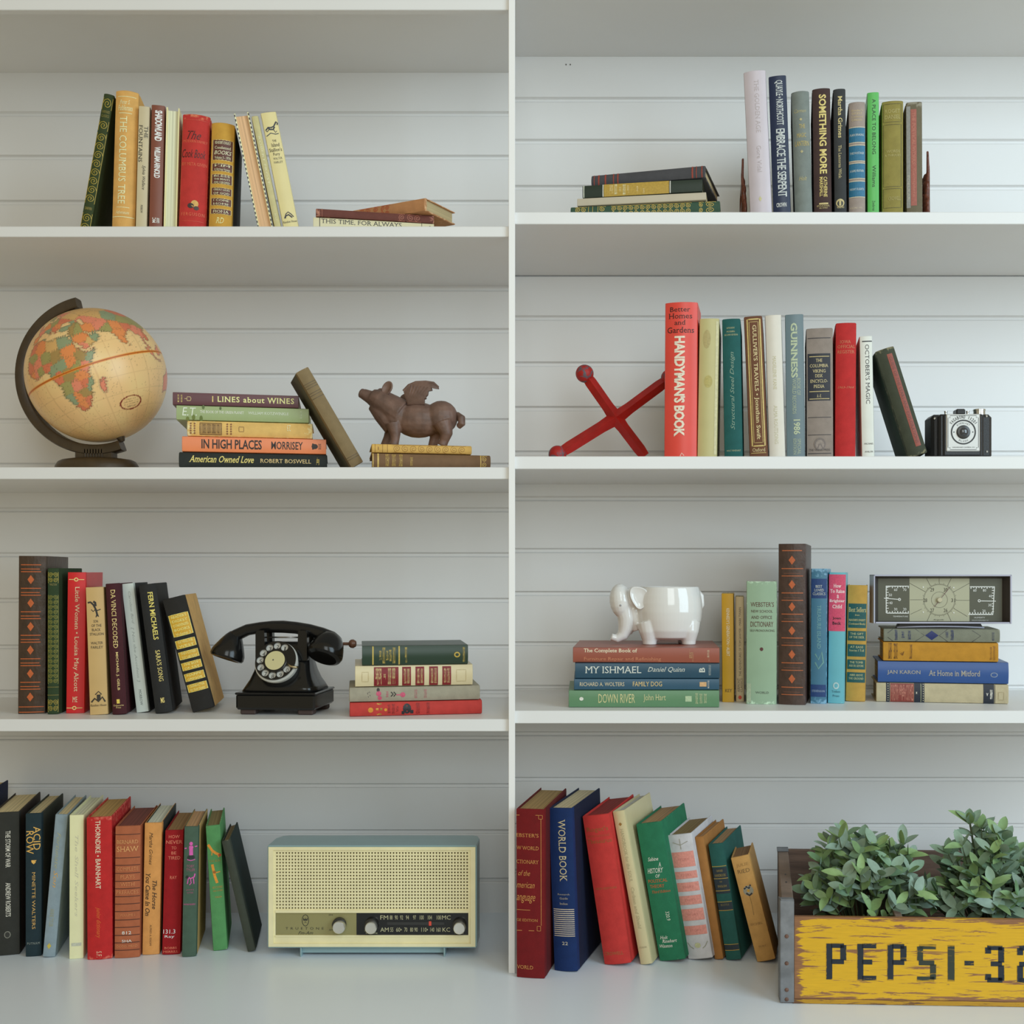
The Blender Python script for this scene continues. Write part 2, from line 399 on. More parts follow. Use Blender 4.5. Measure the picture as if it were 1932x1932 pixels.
# back wall: a backing sheet with horizontal boards
m = M(); m.box(sX(-250, D), sX(2180, D), D+10, D+30, ZC-60, sZ(-260, D))
wall = struct(m, 'wall_back', WG)
def boards(lines, ua, ub):
    for i in range(len(lines)-1):
        zt, zb = sZ(lines[i], D), sZ(lines[i+1], D)
        xa, xb = (sX(ua, D) if ua < 0 else Xm+.3), (sX(ub, D) if ub > 1900 else Xm-.3)
        m = M(); h = zt-zb
        prof = [(D, zb+9.5), (D, zt-2.6), (D+2.4, zt-.3), (D+10, zt-.3), (D+10, zb), (D+6, zb), (D+6, zb+6), (D+1.6, zb+9.0)]
        vs = [((x*(L+y)/(L+D) if ua < 0 else x), y, z) if x == xb else ((x*(L+y)/(L+D) if ua > 0 else x), y, z) for x in (xa, xb) for y, z in prof]; n = len(prof)
        m.add(vs, [list(range(n)), list(range(n, 2*n))[::-1]]+[[j, n+j, n+(j+1) % n, (j+1) % n] for j in range(n)])
        m.build('plank', WH, wall, fix=True)
LA = [-120, -36, 48, 133, 218, 300, 385, 466, 548, 627, 712, 797, 881, 965, 1050, 1136, 1224, 1309, 1396, 1486, 1573, 1664, 1750]
LB = [-160, -72, 15, 102, 191, 270, 357, 437, 520, 603, 690, 774, 858, 944, 1042, 1123, 1218, 1300, 1388, 1474, 1561, 1648, 1745]
boards(LA, -240, SPLIT); boards(LB, SPLIT, 2170)
# counter
m = M(); m.box(sX(-250, D), sX(2180, D), -330, D+9.5, ZC-36, ZC, bev=2)
o = m.build('countertop', mat('sky_tinted_white_paint', (.80, .87, .95), .3, var=.012, vscale=5), None); o['label'] = 'white continuous worktop under the lowest rows of books'; o['category'] = 'countertop'  # white paint; its blue tint is sky reflection put into the colour
m = M(); m.box(sX(-240, D), sX(2170, D), -300, D, -Z0/S, ZC-36.3)
o = m.build('base_cabinet', WH, None); o['label'] = 'white base cabinet carrying the worktop'; o['category'] = 'cabinet'
m = M(); m.box(-3000, 3000, -3200, D+60, -Z0/S-20, -Z0/S-.3); struct(m, 'floor', mat('floor_boards', (.62, .58, .52), .5, var=.2))
# shelves
def shelf(vt, vb, side, label, lip=None):
    xa, xb = (sX(-240, D), Xs-.4) if side == 'l' else (Xs+.4, sX(2170, D))
    m = M(); slab(m, xa, xb, 0, D-.2, sZ(vb, 0), sZ(vt, 0), side)
    o = m.build('shelf', WH, None); o['label'] = label; o['category'] = 'shelf'; o['group'] = 'white wall shelves'
    return sZ(vt, 0)
ZL1 = shelf(427, 447, 'l', 'white shelf under the books beside the tan and scroll-green spines, second from top at left')
ZL2 = shelf(881.5, 904, 'l', 'white shelf under the globe and the winged pig')
ZL3 = shelf(1357, 1380, 'l', 'white shelf under the black rotary telephone')
ZR1 = shelf(400, 423, 'r', 'white shelf under the tall white and navy books between carved bookends')
ZR2 = shelf(861, 885, 'r', 'white shelf under the red jack and the little camera')
ZR3 = shelf(1341, 1365, 'r', 'white shelf under the white elephant planter')
# top shelves
def topshelf(vund, side, lipv, label):
    xa, xb = (sX(-240, D), Xs-.4) if side == 'l' else (Xs+.4, sX(2170, D)); z = sZ(vund, D)
    m = M(); slab(m, xa, xb, 0, D-.2, z, z+24, side)
    o = m.build('shelf', WH, None); o['label'] = label; o['category'] = 'shelf'; o['group'] = 'white wall shelves'
    if lipv is not None:
        l = M(); l.box(xa, xb, -0.5, 18, sZ(lipv, 0), z+24.5, bev=1); l.build('front_lip', WH, o)
topshelf(137, 'l', 19, 'topmost white shelf at left, seen from below with a front lip')
topshelf(107, 'r', None, 'topmost white shelf at right, seen from below without a lip')
# upright between the two bays
m = M(); m.box(Xs-6, Xs+6, -7, -.6, ZC+.2, sZ(-40, 0), bev=.6)
struct(m, 'trim_1', mat('bright_white_paint', (.88, .88, .88), .4), 'narrow white upright between the two bays')
m = M(); 
for x, y in ((1068, 122), (1076, 122)):   # two tiny screw holes in the back boards
    m.box(sX(x-1, D), sX(x+1, D), D-1.0, D+.5, sZ(y+1.2, D), sZ(y-1.2, D))
o = m.build('screw_hole', ink((.1, .1, .09)), wall)

GOLD = (214, 178, 98); CRM = (225, 205, 160); BLK = (38, 36, 34)
# ================================================================ LEFT BAY, UPPER SHELF
GRP = 'books on the upper shelf of the left bay'
G = 2.35
SL = lambda u, k=.0: 0
Z = ZL1
stand('thin dark green book with gilt scroll spine, tilted right at the row\'s left end', (147, 172), (193, 214), 174, Z, (46, 56, 30), y=30, d=170, s=36,
      deco=[SC(182, 204, (150, 130, 42)), SC(226, 244, (150, 130, 42)), SC(250, 384, (150, 130, 42)), SC(404, 440, (150, 130, 42)), T('HARVARD', .15, .85, 206, 211, (120, 110, 50), 'h'), T('CLASSICS', .15, .85, 214, 219, (120, 110, 50), 'h'), T('DARWIN', .2, .8, 392, 397, (140, 125, 60), 'h')])
stand('tall tan book with cream capitals and rounded head', (209.5, 253), (214, 263), 170, Z, (192, 148, 84), y=28, d=190, s=33, bulge=9,
      deco=[B(181, 182, CRM, .12, .9), T('Peter S.', .22, .66, 188, 196, CRM, 'h', it=.3), T('Feibleman', .14, .76, 198, 208, CRM, 'h', it=.3), B(212.5, 213.6, CRM, .2, .75), T('THE COLUMBUS TREE', .25, .56, 219, 385, (232, 214, 160), 'v'), B(391, 392, CRM, .2, .75), T('Atheneum', .16, .74, 398, 404, CRM, 'h', it=.3), B(409, 410.3, CRM, .04, .95)])
stand('slim greyish beige book with two lines of black lettering', (255.5, 277), (259, 285), 200, Z, (176, 164, 134), y=30, d=180, s=29, style='jacket',
      deco=[T('THE', .55, .86, 238, 260, BLK), T('FOUNTAINS', .1, .42, 236, 306, BLK), T('Sylvia Wallace', .4, .74, 312, 358, BLK, it=.35, serif=0), T('MORROW', .4, .58, 387, 402, BLK)])
stand('reddish brown book with bold white condensed title', (279.5, 307), (284.5, 312), 198, Z, (108, 58, 42), y=30, d=180, s=25, style='jacket',
      deco=[T('SHADOWLAND', .28, .82, 208, 266, (225, 222, 215), bold=.035, serif=0, sp=.85), T('WILLIAM ARNOLD', .3, .74, 277, 336, (215, 212, 205), bold=.03, serif=0, sp=.85), T('MC', .25, .5, 411, 421, (210, 205, 200), 'u', bold=.02), T('GRAW', .55, .78, 411, 421, (210, 205, 200), 'u', bold=.02)])
stand('cream book standing with its pages outwards beside the red spine', (308, 334), (313, 339.5), 203, Z, (214, 196, 148), y=30, d=170, s=22, rev=True, pages=(232, 216, 178), style='jacket')
stand('worn red cookbook with black script on the spine', (335.5, 389), (342, 398), 215, Z, (168, 48, 44), y=28, d=185, s=19, bulge=8, wear=1.2, wearc=(190, 110, 80),
      deco=[T('The', .2, .7, 247, 263, (62, 22, 22), 'h', it=.5, serif=0), T('MODERN FAMILY', .06, .94, 264.5, 269, (196, 92, 62), 'h'), T('Cook Book', .04, .88, 282, 298, (62, 22, 22), 'h', it=.4, serif=0), T('BY META GIVEN', .06, .94, 307, 313, (196, 92, 62), 'h'), EL(.56, 385, 7, 7, (190, 150, 80)), EL(.42, 389, 6, 5, (50, 40, 40)), EL(.62, 393, 5, 4, (60, 45, 40)), T('FERGUSON', .08, .92, 402, 408, (200, 100, 70), 'h', sp=1.3), F(.03, .97, 226, 418, (185, 75, 55), .7)])
def rdpanels(defs, pcol, tcol, fcol):
    o = []
    for (p0, p1, lines) in defs:
        o += [P(.09, .95, p0, p1, pcol), F(.09, .95, p0, p1, fcol, 1.0)]
        n = len(lines); q = (p1-p0)/n
        for i, t in enumerate(lines):
            big = isinstance(t, tuple); s = t[0] if big else t
            o.append(T(s, .16 if big else .18, .9 if big else .86, p0+q*i+q*(.12 if big else .24), p0+q*(i+1)-q*(.1 if big else .2), tcol, 'h', it=.3 if big else 0))
    return o
stand('mustard gold book with brown title panels', (391, 438), (398, 443), 231, Z, (178, 136, 56), y=28, d=180, s=16, boards=(44, 42, 40), style='cloth', bulge=8,
      deco=rdpanels([(264, 302, ["READER'S DIGEST", 'Condensed', ('BOOKS',), 'Volume 3 - 1974']), (309, 323, ['KIM', 'A Gift from Vietnam']), (329.5, 347, ['BLESS', 'THE BEASTS', 'AND CHILDREN']), (355, 368, ['GREAT LION', 'OF GOD']), (375, 388, ['I COME', 'HOME']), (395, 404, ['FIONA'])], (84, 44, 36), (225, 205, 170), (216, 190, 130))+[T('RD', .32, .66, 411, 422, (225, 200, 140), 'h', it=.3)])
stand('cream book with black-stitched edges and pink page block outwards, leaning left', (487, 516), (441.5, 471), 217, Z, (216, 202, 160), y=30, d=160, s=8, rev=True, pages=(214, 166, 128), stitched=True, style='jacket')
stand('very thin beige book leaning between the page block and the horse spine', (518, 533), (474, 489.5), 222, Z, (178, 170, 126), y=30, d=160, s=7, deco=[T('ROBERT FROST', .35, .65, 260, 350, (200, 195, 160)), T('HOLT', .35, .65, 405, 418, (200, 195, 160))])
def horse(uc, v, k, c):   # small running horse drawn in lines; across centred on .5
    a = lambda x: x
    return [LN([(.12, v+14*k), (.3, v+9*k), (.5, v+10*k), (.68, v+8*k), (.8, v+3*k), (.86, v), (.95, v+3*k), (.9, v+6*k)], 2.4, c), LN([(.3, v+9*k), (.38, v+13*k), (.6, v+14*k), (.72, v+9*k)], 3.0, c),
            LN([(.36, v+12*k), (.2, v+17*k), (.12, v+15*k)], 1.4, c), LN([(.62, v+14*k), (.72, v+20*k), (.82, v+17*k)], 1.4, c), LN([(.84, v+1*k), (.74, v+6*k)], 2.4, c)]
stand('pale beige book with a small running horse at its head, at the row\'s right end', (534, 566), (491.5, 522), 215, Z, (196, 184, 132), y=30, d=160, s=8, style='jacket',
      deco=horse(0, 234, 1, (46, 50, 60))+[LN([(.1, 259), (.4, 254), (.7, 257), (.9, 256)], 1.6, (60, 66, 74)), T('THE', .4, .66, 267, 271, BLK, 'h'), T('Island', .3, .8, 273, 280, BLK, 'h', serif=0), T("Stallion's", .1, .9, 282, 289, BLK, 'h', serif=0), T('Fury', .3, .72, 291, 298, BLK, 'h', serif=0), T('WALTER', .24, .82, 300, 304, (70, 70, 70), 'h', sp=1.2), T('FARLEY', .24, .82, 307, 311, (70, 70, 70), 'h', sp=1.2),
            LN([(.2, 414), (.35, 406), (.5, 403), (.65, 407), (.8, 413)], 1.6, (50, 50, 60)), LN([(.25, 414), (.3, 410), (.5, 408), (.7, 414)], 2.4, (50, 50, 60)), T('Random House', .05, .95, 419, 423, (70, 70, 70), 'h', it=.3)])
G = 1.6
zt = pile(ZL1, 44, [dict(label='cream book lying under the brown one, lower half hidden by the shelf edge', u=(592, 820), t=24.5, c=(222, 214, 176), style='jacket', d=150, yaw=-11, deco=[T('THIS TIME, FOR ALWAYS', .5, .9, 607, 758, (70, 70, 72)), B(603.5, 604.8, (70, 66, 60)), B(796, 797, (90, 84, 70)), T('S', .2, .8, 810, 814, (90, 84, 70), 'u')]),
      dict(label='worn brown book lying on the half-hidden cream one', u=(597, 820), t=16, c=(112, 66, 58), wear=1.3, wearc=(196, 140, 116), d=150, yaw=-12, deco=[SC(752, 764, (170, 104, 84)), SC(768, 795, (170, 104, 84)), B(608, 609, (170, 104, 84))])])
pile(zt, 78, [dict(label='tan book with red ornament lying askew on top of the small stack', u=(662, 800), t=25, c=(196, 142, 98), wear=.8, d=105, yaw=27, deco=[SC(676, 700, (190, 84, 56)), SC(704, 714, (190, 84, 56)), SC(718, 735, (190, 84, 56))])])
# ================================================================ LEFT BAY, SECOND SHELF
GRP = 'books on the globe shelf'
G = 2.3
zt = pile(ZL2, 26, [
 dict(label='black book with gold italic title, lowest of the stack beside the globe', u=(339, 619), t=29, c=(38, 42, 40), d=170, yaw=-12, style='cloth', deco=[T('American Owned Love', .34, .78, 358, 479, (226, 190, 110), it=.35, bold=.01), T('ROBERT BOSWELL', .38, .64, 491, 588, (200, 175, 120)), T('Knopf', .3, .8, 598, 604, (220, 180, 90), 'u', it=.3)]),
 dict(label='bright orange book with bold black title', u=(345, 617), t=29, c=(214, 118, 74), d=165, yaw=-12, style='jacket', deco=[T('IN HIGH PLACES', .22, .84, 381, 494, (40, 30, 26), bold=.02, serif=0, sp=.97), T('MORRISEY', .26, .78, 512, 572, (40, 30, 26), bold=.012, serif=0, sp=1), EL(.5, 595, 5, 6, (40, 30, 26)), P(.3, .7, 590, 593, (40, 30, 26)), T('BOOKS', .3, .7, 602, 607, (40, 30, 26), 'u', serif=0)]),
 dict(label='worn straw-coloured book with brown printed ornaments', u=(354, 591), t=30, c=(200, 164, 98), d=150, yaw=-12, wear=1.6, wearc=(216, 190, 140), deco=[P(.1, .88, 377, 419, (150, 118, 70)), F(.12, .86, 378, 418, (80, 58, 34), 1), T('THE BOOK', .2, .8, 383, 389, (90, 66, 40), 'u'), T('OF LITTLE', .2, .8, 392, 398, (90, 66, 40), 'u'), T('STORIES', .2, .8, 401, 407, (90, 66, 40), 'u'), T('CO.', .2, .8, 410, 414, (90, 66, 40), 'u'), F(.35, .65, 451, 460, (120, 90, 54), .9)]+[DM(a, p, 2, 2, (120, 80, 54)) for p in (361, 368, 429, 436) for a in (.2, .35, .5, .65, .8)]+[T('23', .45, .85, 542, 549, (214, 200, 160), 'u', serif=0)]),
 dict(label='sage green book with white lettering and dark leaf smudges', u=(334, 584), t=28, c=(136, 150, 104), d=215, yaw=-12, style='jacket', deco=[T('E.T.', .3, .85, 345, 372, (200, 206, 190), it=.15, serif=0), T('THE BOOK OF THE GREEN PLANET', .5, .68, 378, 460, (208, 212, 196)), T('WILLIAM KOTZWINKLE', .5, .68, 468, 545, (196, 200, 186)), EL(.12, 380, 6, 3, (90, 104, 48)), EL(.2, 366, 5, 3, (96, 108, 48)), EL(.9, 384, 4, 2.5, (80, 96, 50)), EL(.85, 416, 3, 2, (70, 86, 46)), EL(.1, 355, 4, 3, (100, 110, 50)), T('BERKLEY', .3, .8, 567, 571, (180, 190, 160), 'u')]),
 dict(label='maroon book with cream slab lettering, topmost beside the leaning brown book', u=(327, 564.5), t=24.5, c=(84, 46, 52), d=190, yaw=-12, style='jacket', deco=[T('LINES about WINES', .32, .76, 410, 556, (226, 204, 140), bold=.015, sp=1.15), P(.3, .76, 400.5, 402.5, (200, 180, 110)), T('PETER', .22, .8, 336, 339, (200, 180, 110), 'u'), T('PAUPER', .22, .8, 342, 345, (200, 180, 110), 'u'), LN([(.5, 349), (.5, 354)], 1, (190, 170, 120)), LN([(.35, 354), (.36, 360), (.5, 361), (.64, 360), (.65, 354), (.5, 353), (.35, 354)], 1, (190, 170, 120))])])
G = 2.0
stand('faded brown book propped steeply against the stack beside the pig', (660, 690), (554, 583), 703, ZL2, (124, 106, 76), y=30, d=120, s=-16, wear=.8, boards=(84, 82, 66), deco=[B(p, p+1, (90, 74, 50)) for p in (727, 731, 735, 744, 748, 754, 866, 870)])
zt = pile(ZL2, 26, [
 dict(label='brown book with gilt bands, lower of the two under the pig', u=(703, 927), t=27.5, c=(112, 86, 62), d=150, yaw=-12, bulge=6, deco=[B(704, 706, (190, 160, 90)), B(713, 716, (196, 168, 96)), T('AMERICAS', .1, .94, 728, 735, (190, 160, 90), 'u'), T('ECONOMIC', .1, .94, 740, 747, (190, 160, 90), 'u'), T('SUPREMACY', .1, .94, 753, 760, (190, 160, 90), 'u'), T('ADAMS', .15, .75, 774, 779, (190, 160, 90), 'u'), B(907, 909, (190, 160, 90)), SC(910, 920, (190, 160, 90))]),
 dict(label='straw-coloured ornamental book directly under the pig\'s feet', u=(702, 891), t=17.5, c=(198, 160, 88), d=145, yaw=-12, bulge=4, deco=[B(708, 709, (150, 112, 54)), B(722, 723, (150, 112, 54)), B(731, 732, (150, 112, 54)), SC(742, 880, (160, 120, 60)), T('I', .35, .65, 713, 716, (140, 100, 50), 'u')])])
Z_PIG = zt
# ================================================================ LEFT BAY, THIRD SHELF
GRP = 'books on the telephone shelf'
G = 2.35
Z = ZL3
OR = (170, 84, 40)
def ribs(v0, v1, n, c, dh=7):
    o = []; q = (v1-v0)/n
    for i in range(n):
        v = v0+q*i
        o += [B(v, v+1.6, c, .1, .82), B(v+8, v+9.4, c, .1, .78), B(v+13, v+14.6, c, .1, .82), DM(.46, v+13+(q-13)/2, 6.2, 9, c)]
    return o
stand('tall thick dark brown book with orange diamonds at the left end', (32, 86), (33, 88), 1049, Z, (56, 40, 28), vb=1347, d=200, s=44, bulge=3, style='leather', deco=ribs(1065, 1331, 6, OR)+[B(1333, 1334.5, OR, .05, .95), B(1343, 1344.5, OR, .05, .95)])
stand('slim green gilt scroll book next to the big dark brown one', (88, 112), (88, 112.5), 1072, Z, (40, 56, 34), vb=1348, d=195, s=44, bulge=2, deco=[SC(1080, 1100, (132, 122, 48)), SC(1123, 1290, (110, 108, 44)), SC(1320, 1343, (140, 124, 50)), T('WALTON', .2, .8, 1101, 1105, (130, 120, 70), 'h'), B(1296, 1297, (110, 100, 44)), B(1311, 1312, (110, 100, 44))])
stand('bright red book with cream title and small rings at head and foot', (123, 160), (126, 163), 1080, Z, (186, 30, 34), vb=1346, d=190, s=33, bulge=2.5, style='jacket', deco=[T('Little Women \u2022 Louisa May Alcott', .36, .66, 1107, 1305, (238, 196, 160)), B(1093, 1094.2, (232, 190, 120), .08, .9), EL(.48, 1093.6, 4, 4, (232, 190, 120)), EL(.48, 1093.6, 2.2, 2.2, (186, 30, 34)), B(1335.5, 1336.7, (232, 190, 120), .04, .88), EL(.46, 1336, 4, 4, (232, 190, 120)), EL(.46, 1336, 2.2, 2.2, (186, 30, 34)), T('ME', .36, .62, 1315, 1325, (238, 196, 160), 'h')])
stand('tan paper-covered book with a rearing black horse', (168, 205.5), (161, 197), 1108, Z, (178, 148, 98), vb=1349, d=165, s=28, style='jacket', wear=.6, deco=[
    LN([(.1, 1137), (.25, 1136), (.4, 1141), (.5, 1148), (.56, 1155), (.6, 1163)], 3.4, BLK), LN([(.4, 1135), (.5, 1137), (.52, 1144)], 4.2, BLK), LN([(.5, 1150), (.62, 1152), (.78, 1150)], 1.8, BLK), LN([(.5, 1150), (.38, 1154), (.28, 1150)], 1.5, BLK), LN([(.58, 1158), (.52, 1165)], 1.7, BLK), LN([(.6, 1158), (.66, 1164)], 1.7, BLK),
    T('SON', .38, .62, 1170, 1175, BLK, 'h', serif=0), T('OF THE', .26, .8, 1178, 1183, BLK, 'h', serif=0), T('BLACK', .28, .74, 1186, 1191, BLK, 'h', serif=0), T('STALLION', .16, .9, 1194, 1199, BLK, 'h', serif=0), T('WALTER', .2, .84, 1211, 1216, (60, 54, 44), 'h', serif=0), T('FARLEY', .2, .84, 1219, 1224, (60, 54, 44), 'h', serif=0),
    P(.42, .62, 1311, 1322, (44, 38, 32)), LN([(.34, 1311), (.52, 1305), (.68, 1311)], 1.8, (44, 38, 32)), LN([(.12, 1325), (.3, 1318), (.5, 1324), (.72, 1316), (.86, 1325)], 3, (44, 38, 32)), T('Random House', .05, .92, 1329, 1333, (60, 54, 44), 'h', it=.3)])
stand('dark maroon book with gold small-cap title', (211, 240), (197, 229), 1101, Z, (60, 24, 30), vb=1349, d=175, s=24, bulge=5, deco=[T('DA VINCI DECODED', .34, .64, 1113, 1223, (206, 182, 120)), T('MICHAEL J. GELB', .42, .62, 1231, 1303, (206, 182, 120), serif=0, bold=.01), P(.36, .56, 1320, 1328, (214, 180, 80)), T('Delacorte', .14, .8, 1330, 1333, (206, 182, 120), 'h'), T('Press', .3, .62, 1334, 1337, (206, 182, 120), 'h')])
stand('pale grey-white book with faint grey lettering', (256, 282), (229, 254), 1101, Z, (178, 184, 178), vb=1345, d=165, s=25, bulge=2, style='jacket', boards=(44, 44, 44), deco=[T('Caroline Bird', .5, .68, 1116, 1178, (140, 146, 142), it=.3), T('[ Not the Accident ]', .36, .6, 1184, 1288, (140, 146, 142), it=.2), T('MORROW', .4, .6, 1302, 1332, (90, 96, 96))])
stand('black book with gold serif title, next to the pale grey-white one', (293, 326), (260, 298), 1102, Z, (34, 34, 34), vb=1347, d=170, s=19, bulge=4, deco=[T('FERN MICHAELS', .46, .74, 1117, 1208, (222, 188, 96), bold=.015), T("SARA'S SONG", .46, .72, 1228, 1287, (214, 186, 110)), T('MS', .4, .62, 1318, 1328, (210, 184, 110), 'h', bold=.02)])
stand('black and tan book with yellow panels, leaning left beside the telephone', (363, 404), (303, 352), 1127, Z, (32, 30, 28), vb=1345, d=170, s=20, bulge=3, boards=(176, 138, 84),
      deco=rdpanels([(1159, 1200, ["READER'S", 'DIGEST', 'CONDENSED', 'BOOKS', 'Volume 3']), (1208, 1223, ['THE WIND FOR', 'WEST']), (1230, 1244, ['THEY LOVED', 'TO LAUGH']), (1251, 1265, ['THE BOY', 'OF SAY']), (1272, 1286, ['NAPPY', 'GREGOR']), (1293, 1307, ['CHARACTER', 'IN THE DARK'])], (186, 144, 40), (228, 206, 130), (226, 200, 120)))
G = 1.6
pile(ZL3, L*ZL3/(VY-1350)-L, [
 dict(label='salmon red book with black bull and gold lanterns, lowest of its stack', u=(661, 911), t=27, c=(196, 66, 60), d=160, yaw=-11, wear=.5, deco=[EL(.45, 700, 5, 5, (222, 150, 50)), LN([(.1, 714), (.5, 712), (.9, 714)], 5, (210, 160, 60)), LN([(.1, 718), (.5, 720), (.9, 718)], 4, (160, 130, 40)), EL(.45, 728, 3, 3, (222, 150, 50)), EL(.5, 768, 10, 8, (40, 40, 46)), P(.1, .34, 758, 763, (40, 40, 46)), P(.15, .4, 774, 780, (40, 40, 46)), T('THE', .2, .8, 732, 737, (140, 40, 40), 'u'), T('HOUSE', .15, .85, 740, 745, (140, 40, 40), 'u'), T('OF', .3, .7, 748, 752, (140, 40, 40), 'u'), T('RONALD', .1, .9, 785, 792, (150, 40, 40), 'u'), T('HARRIS', .1, .9, 805, 811, (150, 40, 40), 'u')]),
 dict(label='grey book with small pink and black figures on the spine', u=(660, 907), t=28, c=(166, 160, 142), d=150, yaw=-11, deco=[LN([(.3, 696), (.6, 694), (.7, 698), (.4, 699)], 1, (90, 80, 80)), EL(.8, 714, 4, 3, (50, 40, 44)), EL(.55, 715, 5, 5, (206, 90, 120)), EL(.25, 717, 4, 4, (206, 90, 120)), LN([(.35, 738), (.5, 742), (.65, 738)], 2, BLK), LN([(.35, 743), (.5, 747), (.65, 743)], 2, BLK), EL(.45, 760, 5, 5, (206, 90, 120)), LN([(.45, 748), (.45, 758)], 2, (206, 90, 120)), T('HOPE', .3, .7, 729, 733, (206, 90, 120), 'u'), T('EATON', .2, .8, 782, 787, (190, 110, 120), 'u'), T('BLACK', .2, .8, 800, 805, (190, 110, 120), 'u')]),
 dict(label='cream book with deep red title panels', u=(671, 893), t=40, c=(222, 208, 168), d=175, yaw=-11, style='jacket', bulge=5, deco=[P(.03, .92, 706, 752, (130, 22, 34)), T('Best Sellers', .08, .88, 709, 720, (222, 200, 140), 'u'), T('from', .35, .6, 724, 728, (222, 200, 140), 'u'), T("READER'S DIGEST", .06, .88, 732, 738, (222, 200, 140), 'u'), T('Condensed Books', .1, .88, 740, 746, (222, 200, 140), 'u')]+sum([[P(.03, .92, a, a+16.5, (130, 22, 34)), T(s, .12, .84, a+3, a+7.5, (222, 200, 140), 'u'), T(s2, .12, .84, a+9.5, a+14, (222, 200, 140), 'u')] for a, s, s2 in ((759, 'TO KILL A', 'MOCKINGBIRD'), (784, 'THE EDGE OF', 'TOMORROW'), (810, 'TWELVE DAYS', 'IN MAY'), (835, 'SO CALLED', 'MY ANGEL'))], [])+[F(.2, .75, 862, 880, (200, 184, 140), .8), F(.25, .7, 684, 696, (200, 184, 140), .8)]),
 dict(label='dark green book with gold bands, topmost of the stack right of the telephone', u=(684, 884), t=37, c=(36, 60, 46), d=165, yaw=-11, bulge=4, style='jacket', deco=[B(703, 705.5, (206, 180, 90)), B(752, 754.5, (206, 180, 90)), T("Dorland's", .25, .75, 716, 720, (206, 180, 90), 'u', it=.2), T('ILLUSTRATED', .08, .92, 722, 727, (206, 180, 90), 'u'), T('POCKET', .25, .75, 729, 733, (206, 180, 90), 'u'), T('MEDICAL', .2, .8, 734.5, 739, (206, 180, 90), 'u'), T('DICTIONARY', .08, .92, 741, 746, (206, 180, 90), 'u'), T('22nd Edition', .1, .92, 764, 768, (206, 180, 90), 'u', it=.3), EL(.5, 863, 5.5, 6, (200, 170, 70)), EL(.5, 863, 3, 3.5, (36, 60, 46)), T('SAUNDERS', .1, .9, 874, 878, (206, 180, 90), 'u', serif=0)])])
# ================================================================ LEFT BAY, WORKTOP
GRP = 'books beside the radio on the worktop'
G = 2.25
Z = ZC
stand('navy book at the left edge, only its top corner showing above the black one', (-88, -52), (-84, -48), 1512, Z, (26, 32, 56), vb=1801, d=235, s=66, bulge=3)
stand('grey-black book with white vertical lettering, leftmost full spine on the worktop', (-16, 38), (-18, 38), 1533, Z, (44, 44, 40), vb=1803, d=215, s=42, bulge=2, boards=(50, 40, 34), deco=[T('THE STORM OF WAR', .5, .68, 1568, 1637, (196, 192, 180), serif=0, bold=.01), T('ANDREW ROBERTS', .5, .68, 1666, 1730, (196, 192, 180), serif=0, bold=.01), EL(.56, 1764, 6, 7, (120, 118, 108)), EL(.56, 1764, 4.6, 5.6, (44, 44, 40))])
stand('dark teal book with large gold stacked title', (47, 79), (46, 80), 1535, Z, (28, 44, 50), vb=1805, d=210, s=42, bulge=2, boards=(50, 50, 40), pages=(190, 172, 130), deco=[T('ACID', .5, .92, 1560, 1604, (206, 160, 80), serif=0), T('ROW', .06, .52, 1568, 1611, (206, 160, 80), serif=0), LN([(.38, 1624), (.66, 1624), (.52, 1629), (.4, 1624.5)], 2.4, (206, 160, 80)), DM(.52, 1627, 4, 4, (206, 160, 80)), T('MINETTE WALTERS', .42, .62, 1646, 1753, (190, 150, 84), serif=0), T('PUTNAM', .12, .88, 1778, 1782, (130, 136, 130), 'h', sp=1.3)])
stand('blue-grey book leaning right with faint gold script', (79, 105), (101, 128), 1538, Z, (124, 138, 146), vb=1807, d=205, s=38, bulge=2, deco=[T('Fortunate', .3, .6, 1572, 1640, (150, 150, 120), it=.4, serif=0), T('Son', .3, .62, 1644, 1676, (190, 146, 80), it=.4, serif=0), T('ANNE TYLER', .3, .6, 1716, 1750, (140, 140, 112)), DM(.45, 1786, 4, 6, (180, 160, 70))])
stand('plain cream book between the blue-grey and red spines', (130, 158), (129, 160), 1538, Z, (212, 206, 164), vb=1809, d=205, s=38, bulge=1, style='jacket', pages=(214, 206, 180), deco=[T('The Shell Seekers', .4, .62, 1576, 1730, (186, 182, 156), it=.3), P(.16, .84, 1779, 1785, (176, 178, 160))])
stand('worn red dictionary with cream capitals', (164, 212), (160, 213), 1542, Z, (170, 34, 34), vb=1811, d=210, s=38, bulge=4, wear=1, wearc=(190, 96, 80), pages=(176, 140, 80), deco=[T('THORNDIKE \u2022 BARNHART', .36, .56, 1548, 1677, (230, 196, 170), serif=0, bold=.01), T('junior dictionary', .34, .56, 1712, 1770, (200, 96, 40), it=.4, serif=0), T('S.F.', .38, .58, 1795, 1806, (220, 170, 140), serif=0)])
LB_ = (64, 30, 22)
